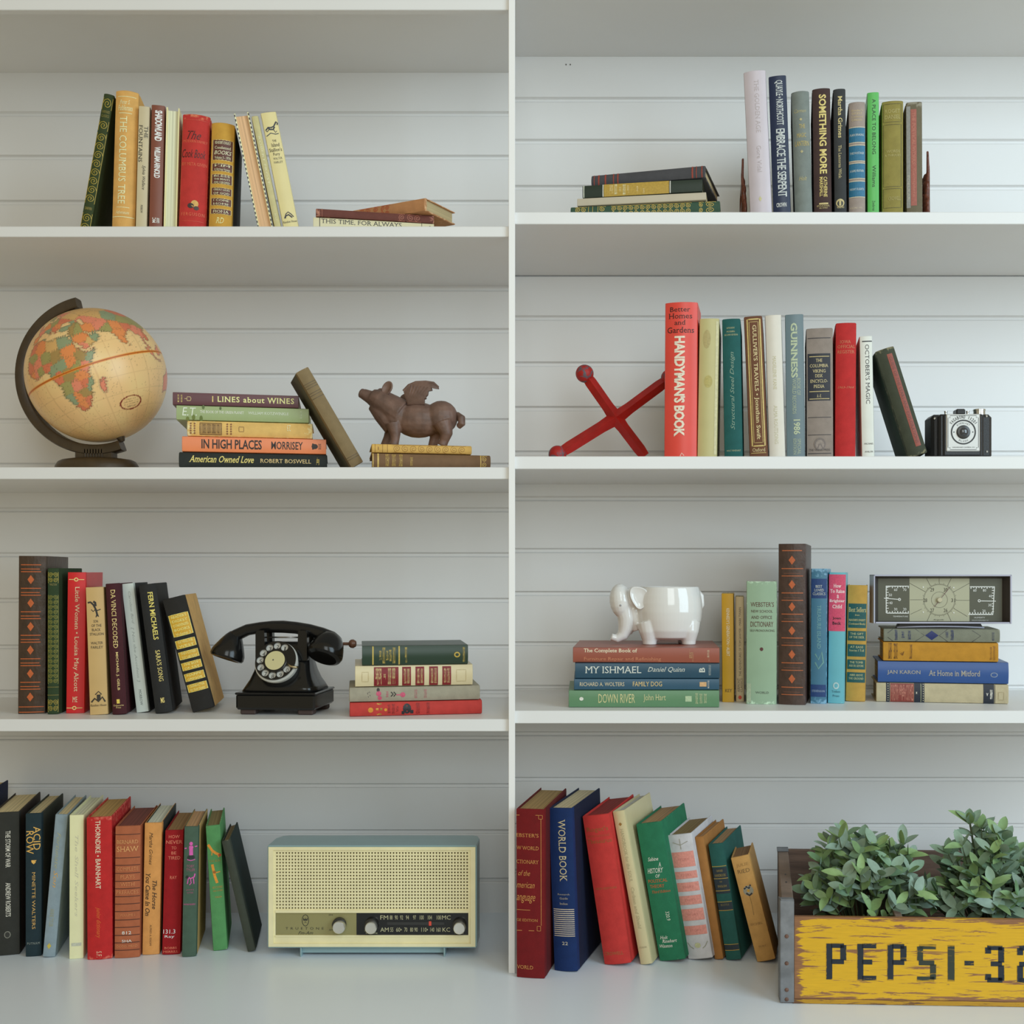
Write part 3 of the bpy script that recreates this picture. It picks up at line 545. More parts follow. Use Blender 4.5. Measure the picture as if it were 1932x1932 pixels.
stand('ribbed russet brown book with gold author name', (215, 264), (215, 267), 1559, Z, (156, 88, 58), vb=1808, d=205, s=34, bulge=3, stain=(118, 64, 54), deco=[B(v, v+1.3, LB_, 0.02, .98) for v in (1574, 1618, 1632, 1647, 1662, 1676, 1691, 1705, 1719, 1735, 1749, 1764, 1778, 1792)]+[T('BERNARD', .08, .9, 1585, 1592, (196, 140, 90), 'h'), T('SHAW', .08, .92, 1597, 1607, (204, 150, 96), 'h'), T('COMPLETE', .08, .92, 1636, 1643, (190, 124, 80), 'h'), T('PLAYS', .22, .78, 1651, 1658, (190, 124, 80), 'h'), T('WITH', .22, .78, 1665, 1672, (190, 124, 80), 'h'), T('PREFACES', .06, .92, 1680, 1687, (190, 124, 80), 'h'), T('VOLUME I', .2, .8, 1724, 1729, (190, 124, 80), 'h'), T('812', .3, .66, 1757, 1763, (220, 210, 200), 'h', serif=0), T('SHA', .3, .68, 1773, 1778, (220, 210, 200), 'h', serif=0), T('DODD, MEAD', .1, .9, 1783, 1788, (190, 124, 80), 'h')])
stand('orange-tan book with black italic title', (268, 301), (270, 308), 1553, Z, (194, 136, 76), vb=1802, d=200, s=28, bulge=2, boards=(44, 48, 44), pages=(224, 214, 188), deco=[T('Martha Grimes', .3, .5, 1571, 1632, (48, 32, 20), it=.4, serif=0), T('The Horse', .52, .76, 1662, 1716, (48, 32, 20), it=.3, bold=.01), T('You Came In On', .14, .4, 1648, 1728, (48, 32, 20), it=.3, bold=.01), T('ALFRED A. KNOPF', .42, .52, 1745, 1785, (90, 60, 34))])
stand('deep red book with handwritten white shelf number', (305, 340), (309, 348), 1567, Z, (136, 16, 22), vb=1802, d=195, s=24, bulge=2.5, pages=(150, 116, 72), deco=[T(s, a, b_, v, v+w_, (206, 116, 92), 'h', serif=0) for s, a, b_, v, w_ in (('HOW', .22, .8, 1576, 6), ('NEVER', .08, .94, 1586, 6.5), ('TO', .38, .64, 1597.5, 5.5), ('BE', .38, .64, 1607, 5.5), ('TIRED', .22, .86, 1616, 6), ('RAY', .34, .7, 1653, 6))]+[T('131.3', .06, .7, 1754, 1762, (236, 214, 206), 'h', serif=0), T('Ray', .14, .66, 1765, 1771, (236, 214, 206), 'h', serif=0), T('BOBBS', .14, .8, 1787, 1791, (206, 110, 84), 'h'), T('MERRILL', .08, .88, 1794, 1798, (206, 110, 84), 'h')])
stand('dark green book with a small pink dancing figure and pink dog', (342, 371), (346, 376), 1560, Z, (64, 84, 70), vb=1806, d=175, s=18, bulge=2, boards=(168, 136, 84), pages=(186, 146, 104), deco=[EL(.5, 1592, 3.4, 3.6, (196, 84, 156)), LN([(.06, 1601), (.5, 1600), (.92, 1597)], 2, (196, 84, 156)), LN([(.5, 1596), (.52, 1614)], 7, (196, 84, 156)), EL(.4, 1618, 4, 4, (34, 40, 40)), EL(.62, 1618, 4, 4, (34, 40, 40)), LN([(.25, 1622), (.5, 1624), (.8, 1622)], 1.6, (196, 84, 156)), T('TOBY', .22, .74, 1632, 1637, (150, 84, 110), 'h', serif=0), T('TYLER', .2, .8, 1639, 1644, (150, 84, 110), 'h', serif=0), LN([(.3, 1654), (.5, 1658), (.75, 1655), (.8, 1649)], 2.4, (196, 84, 156)), LN([(.36, 1657), (.3, 1668)], 1.8, (196, 84, 156)), LN([(.7, 1657), (.74, 1668)], 1.8, (196, 84, 156)), LN([(.5, 1658), (.56, 1666), (.44, 1670)], 1.6, (196, 84, 156)), EL(.28, 1655, 3, 3, (34, 40, 40)), T('JAMES', .22, .74, 1678, 1681, (150, 84, 110), 'h'), T('OTIS', .28, .7, 1683, 1686, (150, 84, 110), 'h'), T('WHITMAN PUBLISHING', .06, .86, 1705, 1708, (180, 84, 130), 'h')])
G = 2.0
stand('grass green book with small orange figures', (402, 430), (386.5, 418), 1557, Z, (82, 138, 84), vb=1794, d=175, s=8, bulge=1.5, wear=.6, wearc=(214, 206, 176), pages=(140, 122, 76), deco=[LN([(.1, 1592), (.35, 1604), (.6, 1610), (.85, 1614)], 5, (216, 140, 48)), LN([(.35, 1606), (.3, 1613)], 1.5, (216, 140, 48)), LN([(.7, 1612), (.75, 1618)], 1.5, (216, 140, 48)), EL(.84, 1614, 3, 3, (170, 70, 30)), LN([(.3, 1630), (.42, 1652), (.56, 1666)], 5, (216, 140, 48)), LN([(.42, 1647), (.8, 1645)], 2, (216, 140, 48)), EL(.42, 1645, 3, 3, (150, 90, 30)), T('THE BUN', .1, .86, 1622, 1626, (150, 130, 60), 'h'), T('BOY STORIES', .24, .9, 1672, 1676, (176, 140, 70), 'h'), T('AND OTHERS', .24, .9, 1679, 1682, (176, 140, 70), 'h'), T('TALES', .34, .8, 1691, 1694, (190, 130, 60), 'h')])
stand('blackish green book leaning left at the row\'s end, towards the radio', (466, 484), (418, 436), 1584, Z, (58, 62, 52), vb=1797, d=165, s=12, bulge=2, boards=(26, 40, 38), wear=.8, wearc=(120, 116, 92), pages=(130, 104, 70))
# ================================================================ RIGHT BAY, UPPER SHELF
GRP = 'books on the upper shelf of the right bay'
G = 1.75
zt = pile(ZR1, 28, [
 dict(label='green book with gilt scrollwork, lowest of the stack at upper right bay', u=(1075, 1357), t=25, c=(58, 84, 68), d=190, yaw=8, deco=[SC(1084, 1106, (196, 170, 90)), B(1109, 1110, (190, 164, 86)), B(1117, 1118, (190, 164, 86)), B(1127, 1128, (190, 164, 86)), SC(1130, 1142, (196, 170, 90)), SC(1153, 1304, (196, 170, 90)), SC(1318, 1326, (196, 170, 90)), SC(1330, 1349, (196, 170, 90))]),
 dict(label='plain beige book lying between the scroll-green and the yellow-panelled books', u=(1088, 1331), t=15.5, c=(188, 178, 158), d=170, yaw=9, style='paper'),
 dict(label='dark green book with a long yellow panel in the middle', u=(1098, 1324), t=24.5, c=(28, 44, 34), d=170, yaw=10, style='jacket', deco=[P(.02, .98, 1139, 1262, (180, 148, 62)), B(1136.5, 1138, (226, 224, 214)), B(1263.5, 1265, (226, 224, 214)), B(1099.5, 1101.5, (200, 204, 190)), T('Best Loved', .2, .9, 1150, 1156, (230, 210, 150), 'u'), T('COLLECTION', .15, .95, 1159, 1164, (244, 232, 190), 'u'), T('of the', .3, .7, 1168, 1172, (230, 210, 150), 'u', it=.3), T('SEA STORIES', .1, .9, 1175, 1180, (244, 232, 190), 'u'), T('Volume', .2, .8, 1183, 1187, (230, 210, 150), 'u', it=.3), T('Autumn', .1, .7, 1201, 1204, (230, 210, 150), 'u'), T('1962', .1, .5, 1213, 1216, (230, 210, 150), 'u')])])
G = 1.75
pile(zt, 30, [dict(label='charcoal book with red bands, topmost and pushed askew on its stack', u=(1114, 1329), t=23, c=(74, 74, 78), d=185, yaw=15, wear=.7, wearc=(130, 112, 100), deco=[B(p, p+w_, (150, 66, 54)) for p, w_ in ((1119, 1.5), (1127, 3), (1140, 3), (1156, 2), (1164, 2.5), (1304, 3), (1312, 1.5), (1322, 2))])])
# ribbon marker
m = M(); p0 = (sX(1332, 60), 60, ZR1+27.5); pts = [(p0[0]+x, 60-x*.3, p0[2]+z) for x, z in ((-6, .5), (4, 1.5), (14, -1), (26, -10), (36, -20), (42, -26.4))]
vs = []; 
for q in pts: vs += [(q[0], q[1]-2.2, q[2]), (q[0], q[1]+2.2, q[2])]
m.add(vs, [(2*i, 2*i+1, 2*i+3, 2*i+2) for i in range(len(pts)-1)])
m2 = M(); m2.v = [(x-p0[0], y-60, z-ZR1) for x, y, z in m.v]; m2.f = m.f
t = thing('bookmark_ribbon', 'pale grey ribbon marker curling out of the stack at its right end', 'ribbon', p0[0], 60, ZR1)
m2.build('ribbon', mat('satin', col((176, 178, 182), 1.6), .4), t, smooth=True)
Z = ZR1
G = 1.6
stand('tallest white book with faint embossed title, beside the left bookend', (1415, 1457), (1401, 1446), 132, Z, (206, 196, 204), y=30, d=180, s=4, bulge=6, style='jacket', deco=[T('THE GOLDEN AGE', .46, .66, 150, 250, (190, 178, 180)), T('Gore Vidal', .44, .64, 275, 325, (190, 178, 180), serif=0), DM(.5, 376, 3, 5, (206, 200, 150))])
stand('navy blue book with tall narrow white lettering', (1458.5, 1493), (1449, 1484), 142, Z, (24, 40, 72), y=30, d=175, s=2, bulge=3, style='jacket', deco=[T('QUAYLE \u2022 NORTHCOTT', .32, .78, 151, 236, (208, 214, 214), bold=.01, sp=.9), T('EMBRACE THE SERPENT', .32, .82, 243, 372, (208, 214, 214), bold=.01, sp=.9), T('CROWN', .2, .78, 383, 391, (220, 222, 220), 'h', bold=.02)])
stand('grey cloth book with a faint gold centred title', (1499, 1533.5), (1491, 1528), 171, Z, (128, 136, 132), y=30, d=175, s=-2, bulge=6, deco=[T('Carmen', .14, .8, 205, 212, (186, 176, 130), 'h', it=.4, serif=0), T('THE', .4, .72, 234, 242, (200, 178, 104), 'h'), T('MAGIC', .26, .76, 251, 259, (200, 178, 104), 'h'), T('LANTERN', .14, .92, 266, 275, (200, 178, 104), 'h'), DM(.5, 225, 3, 3, (186, 176, 130)), DM(.5, 286, 3, 3, (186, 176, 130)), T('Holt', .3, .74, 333, 341, (190, 180, 130), 'h', it=.4, serif=0)])
stand('speckled brown book with bold gold capitals', (1534.5, 1571), (1531.5, 1567), 166, Z, (72, 54, 52), y=30, d=180, s=-4, bulge=4, deco=[T('SOMETHING MORE', .36, .76, 178, 328, (226, 206, 128), bold=.03, serif=0), T('CATHERINE', .56, .76, 334, 372, (222, 200, 120), serif=0, bold=.02), T('MARSHALL', .34, .53, 334, 371, (222, 200, 120), serif=0, bold=.02), P(.3, .8, 383, 386, (210, 190, 130)), T('EDUCATIONAL', .18, .88, 387, 390, (210, 190, 130), 'h'), T('ALL SONGS', .3, .76, 391, 394, (210, 190, 130), 'h')])
stand('charcoal book with gold bookish lettering and round emblem', (1573, 1599), (1571, 1596), 167, Z, (60, 62, 64), y=30, d=170, s=-6, bulge=3, deco=[T('Martha Grimes', .38, .72, 181, 260, (222, 204, 140), bold=.01), T('The Lamorna Wink', .38, .62, 274, 337, (206, 190, 136)), EL(.48, 383, 8, 8, (206, 190, 136)), EL(.48, 384, 5.6, 5.6, (60, 62, 64)), P(.4, .56, 379, 388, (206, 190, 136)), T('VIKING', .2, .78, 389, 393, (222, 204, 150), 'h')])
BL = (34, 110, 146)
stand('taupe book with four bright blue panels', (1600.5, 1634), (1600, 1634), 192, Z, (164, 150, 142), y=30, d=165, s=-8, bulge=5, deco=[T("Reader's", .14, .84, 206, 210, (214, 194, 150), 'h', it=.3), T('DIGEST', .2, .8, 212, 216, (214, 194, 150), 'h'), T('Condensed', .16, .84, 218, 222, (214, 194, 150), 'h'), T('Editions', .2, .8, 224, 228, (214, 194, 150), 'h')]+sum([[P(.03, .97, a, b_, BL), B(a-1.6, a-.4, (226, 216, 190)), B(b_+.4, b_+1.6, (226, 216, 190)), T(s, .08, .9, (a+b_)/2-2, (a+b_)/2+2, (214, 216, 208), 'h')] for a, b_, s in ((241, 268, 'PLAIN SPEAKING'), (275, 303, 'THE HOSTAGE'), (309, 336, 'A RARE FEATHER'), (343, 371, 'NIGHT FLIGHTS'))], [])+[T('VOLUME 1 1972', .08, .8, 391, 394, (220, 206, 180), 'h')])
stand('vivid light green slim book with black lettering', (1635.5, 1660), (1635.5, 1659), 174, Z, (92, 186, 92), y=29, d=165, s=-10, bulge=2, style='jacket', deco=[T('A PLACE TO BELONG', .42, .72, 187, 291, (26, 50, 34), serif=0), T('Williams', .42, .72, 312, 353, (26, 50, 34), serif=0), T('Zondervan', .42, .66, 379, 398, (40, 90, 50), serif=0)])
stand('olive gold book with ruled frames', (1662.5, 1706), (1663.5, 1705), 190, Z, (148, 136, 72), y=30, d=170, s=-14, bulge=4, deco=[F(.08, .9, 196, 230, (92, 84, 40), 1), F(.08, .9, 235, 352, (92, 84, 40), 1), F(.08, .9, 356, 392, (92, 84, 40), 1), T('ROGET', .14, .84, 206, 213, (186, 174, 110), 'h'), T('DANIEL', .14, .86, 217, 224, (186, 174, 110), 'h'), T('WORDS', .2, .84, 283, 288, (186, 174, 110), 'h'), T('& PHRASES', .14, .88, 291, 295, (186, 174, 110), 'h'), T('CROWELL', .3, .88, 371, 378, (180, 168, 104), 'h')])
stand('frayed grey book with a faded red stripe, beside the right bookend', (1709.5, 1742), (1708.5, 1741), 192, Z, (112, 104, 84), y=30, d=165, s=-18, bulge=2, wear=1.4, wearc=(150, 144, 128), deco=[P(.28, .64, 206, 388, (164, 92, 78)), P(.02, .26, 200, 392, (150, 150, 146)), T('THE POETICAL WORKS', .36, .56, 212, 310, (186, 120, 100), 'v'), T('Complete', .36, .56, 318, 372, (186, 120, 100), 'v'), T('POPULAR', .08, .2, 330, 378, (190, 186, 170), 'v')])
# carved bookends
def bookend(u0, u1, vt, label, side):
    y = 40; k = (L+y)/L; X = sX((u0+u1)/2, y); h = sZ(vt, y)-ZR1
    t = thing('bookend', label, 'bookend', X, y, ZR1+.1, None, 'carved bookends')
    wd = (u1-u0)*k/2; sg = side
    bm = blob([('c', [(0, 20, 2), (0, 20, h*.35), (sg*-3, 22, h*.7), (sg*-2, 22, h-3)], [wd*.85, wd*.75, wd*.45, 2.2]), ('c', [(0, 45, 2), (0, 45, h*.4), (0, 40, h*.65)], [wd*.9, wd*.8, wd*.5]), ('s', (0, 30, h*.5), (wd*.8, 16, 12)), ('s', (sg*1, 32, h*.2), (wd*.9, 24, h*.2)), ('s', (0, 30, h*.62), (wd*.55, 10, 9))], 1.4, 3)
    zmin = min(v[2] for v in bm.v); bm.v = [(x, y_, z-zmin) for x, y_, z in bm.v]
    bm.build('carving', mat('carved_wood', col((104, 52, 34), 1.6), .35, bump=1, bscale=220, var=.5, vscale=160), t, smooth='all')
bookend(1400, 1413, 288, 'carved brown bookend peeking out left of the tall white book', 1)
bookend(1747, 1762, 274, 'carved brown bookend at the right of the frayed grey book', -1)
# ================================================================ RIGHT BAY, SECOND SHELF
GRP = 'books on the jack and camera shelf'
Z = ZR2; G = 1.65
CK = (34, 20, 20)
stand('large bright red-orange book with heavy white capitals, right of the jack', (1252, 1314), (1253, 1317), 570, Z, (226, 74, 62), y=26, d=105, s=8, bulge=8, style='jacket', deco=[T('Better', .16, .78, 579, 588, CK, 'h'), T('Homes', .12, .84, 591, 601, CK, 'h'), T('and', .3, .64, 604, 613, CK, 'h'), T('Gardens', .08, .9, 617, 628, CK, 'h'), T("HANDYMAN'S BOOK", .3, .64, 634, 824, (244, 226, 206), bold=.04, serif=0, sp=.95), LN([(.5, 861), (.55, 855), (.62, 860)], 1.5, (240, 200, 180))])
stand('stained cream-yellow book with no title', (1314.5, 1353), (1318.5, 1358), 601, Z, (192, 184, 128), y=30, d=180, s=6, bulge=3, style='jacket', wear=.5, deco=[EL(.5, 720, 8, 12, (184, 172, 104)), EL(.4, 640, 7, 18, (180, 166, 112)), P(.84, .98, 606, 858, (206, 200, 158))])
stand('teal book with upward-reading italic title', (1367, 1401), (1360, 1399), 601, Z, (34, 92, 90), y=30, d=175, s=4, bulge=4, wear=.5, wearc=(80, 140, 130), deco=[T('Structural Steel Design', .38, .66, 664, 811, (130, 158, 140), 'u', it=.35), T('ASTRONOMY', .24, .68, 617, 620, (190, 188, 140), 'h'), T('MODERN', .24, .68, 624, 627, (190, 188, 140), 'h'), T('SECOND EDITION', .12, .84, 630, 633, (190, 188, 140), 'h'), T('HOLT RINEHART', .14, .9, 849, 852, (170, 176, 140), 'h')])
stand('brown book with a gold rope frame round its title', (1414.5, 1449), (1401, 1440), 596, Z, (112, 74, 54), y=29, d=180, s=3, bulge=3, deco=[F(.18, .86, 602, 842, (206, 182, 112), 2.6), F(.28, .76, 607, 836, (214, 190, 120), .9), T("GULLIVER'S TRAVELS \u2022 Jonathan Swift", .38, .66, 613, 830, (220, 202, 150), bold=.01), T('Oxford', .18, .86, 846, 853, (220, 202, 150), 'h'), B(855, 856, (206, 182, 112), .1, .9)])
stand('ivory white book with faint golden lettering, left of the blue-grey one', (1451, 1482), (1441.5, 1475.5), 594, Z, (222, 216, 204), y=30, d=170, s=2, bulge=3, style='jacket', deco=[T('MADELEINE KANE', .4, .6, 672, 735, (204, 196, 160)), T('ALMA ROUTSONG', .38, .6, 765, 838, (206, 200, 170))])
stand('steel blue-grey book with large pale gold lettering and a year', (1484, 1519), (1479.5, 1517), 593, Z, (104, 124, 132), y=30, d=180, s=1, bulge=2, style='jacket', deco=[T('GUINNESS', .3, .66, 609, 713, (186, 198, 166), bold=.03), T('BOOK OF', .6, .8, 714, 746, (170, 182, 156)), T('WORLD RECORDS', .36, .56, 714, 781, (170, 182, 156)), T('1986', .4, .76, 791, 820, (190, 200, 166), bold=.02), T('SPECIAL', .6, .78, 828, 858, (170, 182, 156)), T('EDITION', .38, .54, 828, 858, (170, 182, 156))])
stand('taupe book with a navy title block and navy rules', (1521, 1573), (1519.5, 1572.5), 619, Z, (148, 136, 128), y=28, d=185, s=-4, bulge=3, deco=[P(.06, .9, 667, 756, (34, 38, 50)), B(637, 638.6, (60, 56, 60), .06, .92), B(787, 788.2, (60, 56, 60), .06, .92), B(820, 821.2, (60, 56, 60), .06, .92), B(855, 856.4, (60, 56, 60), .06, .92), B(672, 673.3, (206, 186, 130), .12, .86), B(738, 739.3, (206, 186, 130), .12, .86), B(752, 753.3, (206, 186, 130), .12, .86)]+[T(s, a, 1-a-.04, v, v+6, (216, 200, 150), 'h') for s, a, v in (('THE', .36, 677), ('COLUMBIA', .14, 687), ('VIKING', .24, 697), ('DESK', .34, 706), ('ENCYCLO-', .16, 716), ('PEDIA', .28, 726), ('A - K', .4, 744))]+[EL(.5, 838, 11, 12, (120, 110, 106)), EL(.5, 839, 8, 9, (148, 136, 128)), LN([(.42, 846), (.5, 834), (.6, 846)], 2, (110, 100, 98)), T('THE VIKING PRESS', .1, .88, 847, 851, (80, 74, 74), 'h')])
stand('red cloth book with faint gold lettering, between taupe and slim white', (1575, 1614), (1574.5, 1618), 609, Z, (190, 46, 46), y=30, d=180, s=-8, bulge=4, deco=[T('IOWA', .22, .74, 642, 648, (206, 120, 84), 'h'), T('OFFICIAL', .1, .94, 651, 657, (206, 120, 84), 'h'), T('REGISTER', .1, .92, 661, 667, (206, 120, 84), 'h'), T('1963-1964', .12, .9, 729, 733, (206, 120, 84), 'h', it=.3)])
stand('slim white book with black vertical capitals', (1625.5, 1651), (1620.5, 1647), 634, Z, (224, 226, 218), y=30, d=165, s=-12, bulge=2, style='jacket', deco=[T("OCTOBER'S MAGIC", .42, .74, 650, 762, (60, 60, 66)), B(643, 645, (50, 50, 54), .2, .96), T('MICHAEL', .2, .92, 836, 839, (50, 50, 54), 'h', it=.2), T('AVALON', .24, .88, 851, 854, (50, 50, 54), 'h')])
stand('dark green book with faded red stripe, leaning towards the camera', (1712, 1754), (1650, 1688), 656, Z, (66, 70, 56), y=30, d=150, s=-22, bulge=6, wear=1.1, wearc=(130, 124, 96), boards=(36, 52, 40), deco=[P(.5, .78, 668, 848, (146, 66, 46)), T('GUIDE OF THE STARS AND EXPLORATIONS', .56, .72, 674, 842, (100, 50, 40), 'v')])
# ================================================================ RIGHT BAY, THIRD SHELF
GRP = 'books on the elephant and weather station shelf'
G = 1.6
yy = L*ZR3/(VY-1335)-L
W_ = (228, 224, 214)
zt = pile(ZR3, yy, [
 dict(label='soft green book, lowest of the stack under the elephant', u=(1073, 1357), t=33, c=(96, 138, 100), d=190, yaw=0, style='jacket', deco=[T('DOWN RIVER', .26, .78, 1129, 1198, (212, 204, 148), serif=0), T('John Hart', .3, .76, 1214, 1256, (204, 200, 148), serif=0), EL(.5, 1097, 3.5, 4, W_), P(.34, .66, 1293, 1305, (180, 200, 160)), T('THOMAS', .2, .84, 1312, 1317, (200, 206, 160), 'u'), T('DUNNE', .24, .8, 1320, 1325, (200, 206, 160), 'u'), T('BOOKS', .24, .8, 1328, 1333, (200, 206, 160), 'u')]),
 dict(label='slim steel blue book with cream capitals, second from bottom under the elephant', u=(1083, 1357), t=21.5, c=(46, 86, 110), d=175, yaw=0, style='jacket', deco=[T('RICHARD A. WOLTERS', .34, .68, 1094, 1178, (222, 206, 170), serif=0), T('FAMILY DOG', .32, .74, 1194, 1249, (226, 196, 130), serif=0), P(.3, .7, 1320, 1333, (214, 170, 120)), T('DUTTON', .15, .85, 1335, 1338, W_, 'u')]),
 dict(label='dark teal-blue book with widely spaced pale capitals', u=(1085, 1358), t=29.5, c=(34, 74, 96), d=180, yaw=0, style='jacket', deco=[T('MY ISHMAEL', .34, .78, 1104, 1210, (214, 218, 210)), T('Daniel Quinn', .38, .74, 1222, 1292, (206, 210, 200), it=.35), T('B', .4, .7, 1319, 1330, (206, 210, 200), 'h', bold=.02), T('BANTAM', .2, .86, 1337, 1341, (170, 180, 180), 'u')]),
 dict(label='terracotta book with a two-line title, the elephant standing on its cover', u=(1080.5, 1357), t=29, c=(154, 82, 64), d=225, yaw=3, style='jacket', deco=[T('The Complete Book of', .6, .92, 1101, 1202, (234, 220, 190), bold=.01), T('Furniture Repair and Refinishing', .08, .36, 1101, 1247, (206, 134, 100)), T('Kinney', .1, .9, 1300, 1308, (200, 150, 110), 'u'), T('Scribners', .1, .85, 1334, 1338, (210, 180, 150), 'u')])])
Z_EL = zt; Y_EL = yy
Z = ZR3
stand('mustard yellow paperback with white lettering', (1361.5, 1386), (1360.5, 1384.5), 1120, Z, (194, 146, 30), vb=1325, d=130, s=2, style='paper', deco=[T('KENNEDY\'S GENERATION \u2022 ALERT', .4, .66, 1148, 1238, (222, 214, 190), 'v', serif=0), T('KEY', .26, .84, 1300, 1306, (80, 56, 20), 'h')])
stand('thin pale beige paperback with small brown upward lettering', (1387.5, 1405), (1386.5, 1404.5), 1126, Z, (206, 184, 146), vb=1324, d=130, s=0, style='paper', deco=[T('THE ADVENTURES OF TOM SAWYER \u2022 MARK TWAIN', .4, .66, 1146, 1276, (90, 66, 50), 'u', serif=0), T('AIRMONT', .2, .5, 1280, 1306, (110, 90, 70), 'u'), T('CLASSICS', .55, .8, 1280, 1306, (110, 90, 70), 'u'), EL(.5, 1316, 3.5, 4, (206, 70, 40))])
stand('thick worn pale green dictionary with torn jacket', (1407, 1466), (1407.5, 1467), 1097, Z, (150, 176, 148), vb=1329, d=185, s=-2, bulge=3, style='jacket', wear=1, deco=[T("WEBSTER'S", .14, .9, 1136, 1145, (92, 50, 40), 'h', serif=0), T('NEW SCHOOL', .16, .86, 1151, 1156, (80, 50, 40), 'h', serif=0), T('AND OFFICE', .16, .84, 1162, 1168, (80, 50, 40), 'h', serif=0), T('DICTIONARY', .14, .88, 1173, 1183, (92, 50, 40), 'h', serif=0), T('SELF-PRONOUNCING', .12, .92, 1188, 1192, (70, 60, 50), 'h', serif=0), EL(.5, 1225, 3.4, 3.6, (90, 44, 44)), T('WORLD', .3, .74, 1305, 1309, (80, 90, 80), 'h'), P(.02, .16, 1290, 1326, (170, 184, 156))])
OR2 = (178, 98, 58)
stand('tallest thick brown crinkled leather book with orange diamonds', (1467, 1521), (1467.5, 1521), 1026, Z, (72, 52, 44), vb=1330, d=200, s=12, bulge=5, style='leather', deco=[B(1038, 1040, OR2, .14, .86)]+sum([[B(v, v+1.8, OR2, .12, .9), B(v+14, v+15.6, OR2, .12, .9), B(v+9.5, v+10.3, (130, 80, 60), .2, .8)] for v in (1072, 1118, 1158, 1203, 1250, 1296)], [])+[DM(.5, v, 6.6, 9, (190, 96, 52)) for v in (1057, 1103, 1145, 1190, 1235, 1281)])
stand('worn blue book with a darker blue title block', (1528, 1559.5), (1529, 1561.5), 1073, Z, (70, 122, 150), vb=1328, d=140, s=8, bulge=2, wear=1.4, wearc=(130, 170, 160), style='jacket', deco=[P(.02, .98, 1092, 1129, (32, 66, 120)), P(.02, .98, 1292, 1315, (32, 66, 120)), T('BEST', .3, .7, 1104, 1109, (206, 210, 200), 'h'), T('LOVED', .22, .8, 1111, 1116, (206, 210, 200), 'h'), T('CLASSICS', .12, .9, 1118, 1123, (206, 210, 200), 'h'), T('TREASURE ISLAND', .4, .64, 1142, 1224, (120, 170, 176)), LN([(.3, 1234), (.5, 1245), (.7, 1230), (.8, 1250), (.5, 1262), (.3, 1250)], 3, (110, 160, 160)), T('STEVENSON', .1, .9, 1302, 1306, (160, 180, 200), 'h')])
stand('book with a hot pink upper half and sky blue lower half', (1560.5, 1593.5), (1563.5, 1596.5), 1080, Z, (106, 182, 196), vb=1327.5, d=140, s=5, bulge=2, style='jacket', wear=.6, deco=[P(0.0, 1.0, 1084, 1191, (214, 76, 110))]+[T(s, a, b_, v, v+7, (244, 216, 216), 'h', bold=.02) for s, a, b_, v in (('How', .28, .74, 1102), ('To Raise', .08, .94, 1112), ('a', .48, .6, 1122), ('Brighter', .06, .96, 1131), ('Child', .22, .8, 1141))]+[T('Joan', .24, .76, 1164, 1170, (50, 20, 40), 'h', bold=.02), T('Beck', .24, .76, 1173, 1179, (50, 20, 40), 'h', bold=.02), EL(.5, 1294, 6, 7, (190, 214, 214)), EL(.5, 1294, 3.6, 4.4, (106, 182, 196)), T('Trident', .24, .76, 1303, 1307, (50, 100, 120), 'h'), T('Press', .3, .7, 1311, 1315, (50, 100, 120), 'h')])
TL_ = (20, 84, 84)
stand('golden yellow book with dark teal panels', (1594.5, 1633), (1598, 1638), 1104, Z, (196, 154, 74), vb=1324, d=120, s=1, bulge=3, deco=[P(.06, .96, 1139, 1185, TL_), T('Best Sellers', .1, .94, 1146, 1155, (216, 196, 130), 'h'), T('from', .4, .62, 1159, 1162, (216, 196, 130), 'h'), T("READER'S DIGEST", .1, .92, 1168, 1172, (216, 196, 130), 'h'), T('Condensed Books', .1, .92, 1175, 1179, (216, 196, 130), 'h', it=.3)]+sum([[P(.06, .96, a, b_, TL_), T(s, .18, .84, a+3, a+7, (206, 196, 140), 'h'), T(s2, .14, .88, a+9.5, a+13.5, (206, 196, 140), 'h')] for a, b_, s, s2 in ((1191, 1209, 'THE GIFT', 'OF THE DEER'), (1216, 1239, 'AT EASE', 'Stories I Tell'), (1245, 1263, 'THE TOMB', 'AND DR. KEVORK'), (1269, 1288, 'ABBIE ABOVE', 'THE GROUND'))], []))
yy = L*ZR3/(VY-1326.5)-L
NB = (30, 44, 104)
G = 1.5
